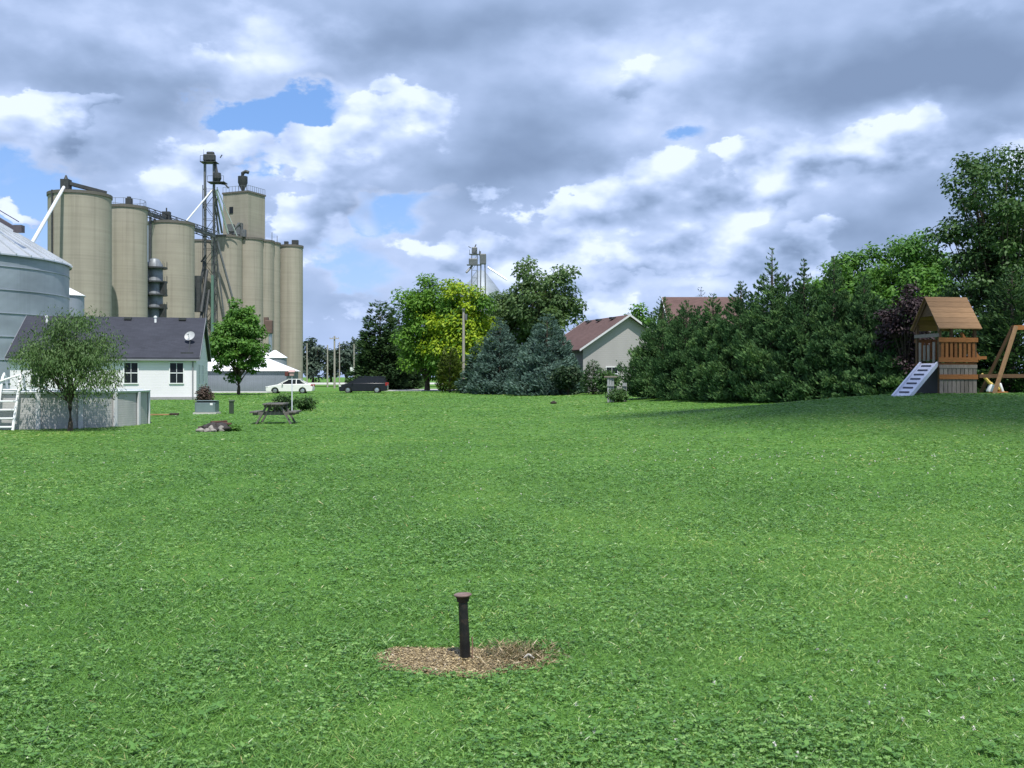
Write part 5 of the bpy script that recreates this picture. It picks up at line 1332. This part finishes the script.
# clover: three leaflets on a short stalk, held flat
n = 150000
x, y = scatter(g, n, 3.3, 22, 1.1)
cv_ = vnoise(x, y, 0.55, 9)*0.55+vnoise(x, y, 2.4, 10)*0.45
k = (g.random(n) < np.clip((cv_-0.34)*3.0, 0.04, 1)) & ~in_patch(x, y, 1.0) & ~blocked(x, y)
x, y = x[k], y[k]; n = len(x); far = np.clip(y/5, 1, None)
z = hgt(x, y)+0.018+0.030*g.random(n); a0 = g.random(n)*6.283; s = 0.0135*far**0.55*(0.6+0.8*g.random(n)); ti = g.random(n)
Ps, As, Ns, Ls, Ts = [], [], [], [], []
tl = np.stack([0.35*g.normal(size=n), 0.35*g.normal(size=n), np.ones(n)], 1)
for q in range(3):
    a = a0+q*2.094; Ps.append(np.stack([x, y, z], 1)); As.append(np.stack([np.cos(a), np.sin(a), 0.15*g.normal(size=n)-0.05], 1)); Ns.append(unit(tl)); Ls.append(s); Ts.append(np.clip(ti+0.2*(g.random(n)-0.5), 0, 1))
Ls = np.concatenate(Ls)
tag(leaf_mesh('clover', np.concatenate(Ps), np.concatenate(As), np.concatenate(Ns), Ls, Ls*0.95, np.concatenate(Ts), M['clover']), 'patches of clover leaves in the lawn', 'clover', kind='stuff')
# broad leaved weeds in the nearest grass
n = 1000
x, y = scatter(g, n, 3.6, 11, 1.3); k = ~in_patch(x, y, 1.05) & (vnoise(x, y, 0.5, 21) > 0.45); x, y = x[k], y[k]; n = len(x)
Ps, As, Ns, Ls, Ts = [], [], [], [], []
for q in range(7):
    a = q*0.9+g.random(n)*0.5; Ps.append(np.stack([x, y, hgt(x, y)+0.02+0.012*g.random(n)], 1)); As.append(np.stack([np.cos(a), np.sin(a), 0.25+0.2*g.normal(size=n)], 1)); Ns.append(unit(np.stack([0.2*g.normal(size=n), 0.2*g.normal(size=n), np.ones(n)], 1))); Ls.append(0.03+0.035*g.random(n)); Ts.append(0.2+0.5*g.random(n))
Ls = np.concatenate(Ls)
tag(leaf_mesh('lawn_weeds', np.concatenate(Ps), np.concatenate(As), np.concatenate(Ns), Ls, Ls*0.42, np.concatenate(Ts), M['clover']), 'broad leaved weeds among the grass', 'weeds', kind='stuff')
# clover blossom: small pale heads, a handful of petals each
n = 1500
x, y = scatter(g, n, 3.5, 26, 0.9); bl = 0.5*vnoise(x, y, 0.30, 33)+0.35*g.random(n)+0.12*np.clip(x/6, -1, 1); k = (bl > 0.58) & ~in_patch(x, y, 1.1); x, y = x[k], y[k]; n = len(x)
Ps, As, Ns, Ls = [], [], [], []
for q in range(9):
    dq = rdir(g, n); dq[:, 2] = np.abs(dq[:, 2])+0.1; Ps.append(np.stack([x, y, hgt(x, y)+0.045+0.02*g.random(n)], 1)); As.append(dq); Ns.append(rdir(g, n)); Ls.append(0.006+0.004*g.random(n)+0.0006*y)
Ls = np.concatenate(Ls)
tag(leaf_mesh('clover_blossom', np.concatenate(Ps), np.concatenate(As), np.concatenate(Ns), Ls, Ls*0.7, np.full(len(Ls), 0.5), plain('blossom', (0.62, 0.60, 0.54), 0.8)), 'scattered pale clover blossom in the lawn', 'clover blossom', kind='stuff')
# wood chips and dead straw on the bare patch
n = 9000
th = g.random(n)*6.283; r = np.sqrt(g.random(n))*patch_r(th)*0.98
x, y = MC[0]+PAX*r*np.cos(th), MC[1]+PAY*r*np.sin(th)
a = g.random(n)*6.283; A = np.stack([np.cos(a), np.sin(a), 0.25*g.normal(size=n)], 1); N = unit(np.stack([0.5*g.normal(size=n), 0.5*g.normal(size=n), np.ones(n)], 1))
L = 0.008+0.015*g.random(n)
M['chips'] = mat_blade('wood_chips', [(0.0, (0.10, 0.074, 0.042)), (0.5, (0.29, 0.222, 0.115)), (1.0, (0.50, 0.40, 0.22))], 0.0)
tag(leaf_mesh('wood_chips', np.stack([x, y, 0.010+0.012*(1-r)+0.008*g.random(n)], 1), A, N, L, L*0.4, g.random(n), M['chips']), 'tan wood chips in the bare patch round the post', 'wood chips', kind='stuff')
n = 1500
x = wx(518, 6.0)+0.12*g.normal(size=n); y = 6.06+0.13*g.normal(size=n)
a = g.random(n)*6.283; A = np.stack([np.cos(a), np.sin(a), 0.10+0.45*np.abs(g.normal(size=n))], 1); N = unit(np.stack([0.6*g.normal(size=n), 0.6*g.normal(size=n), np.ones(n)], 1))
M['straw'] = mat_blade('dead_grass', [(0.0, (0.05, 0.055, 0.02)), (0.35, (0.11, 0.10, 0.04)), (0.6, (0.25, 0.19, 0.10)), (1.0, (0.42, 0.34, 0.20))], 0.2)
tag(leaf_mesh('dead_grass', np.stack([x, y, 0.01+0.02*g.random(n)], 1), A, N, 0.035+0.05*g.random(n), 0.004+0.003*g.random(n), g.random(n), M['straw']), 'dry dead grass at one end of the mulch patch', 'dead grass', kind='stuff')
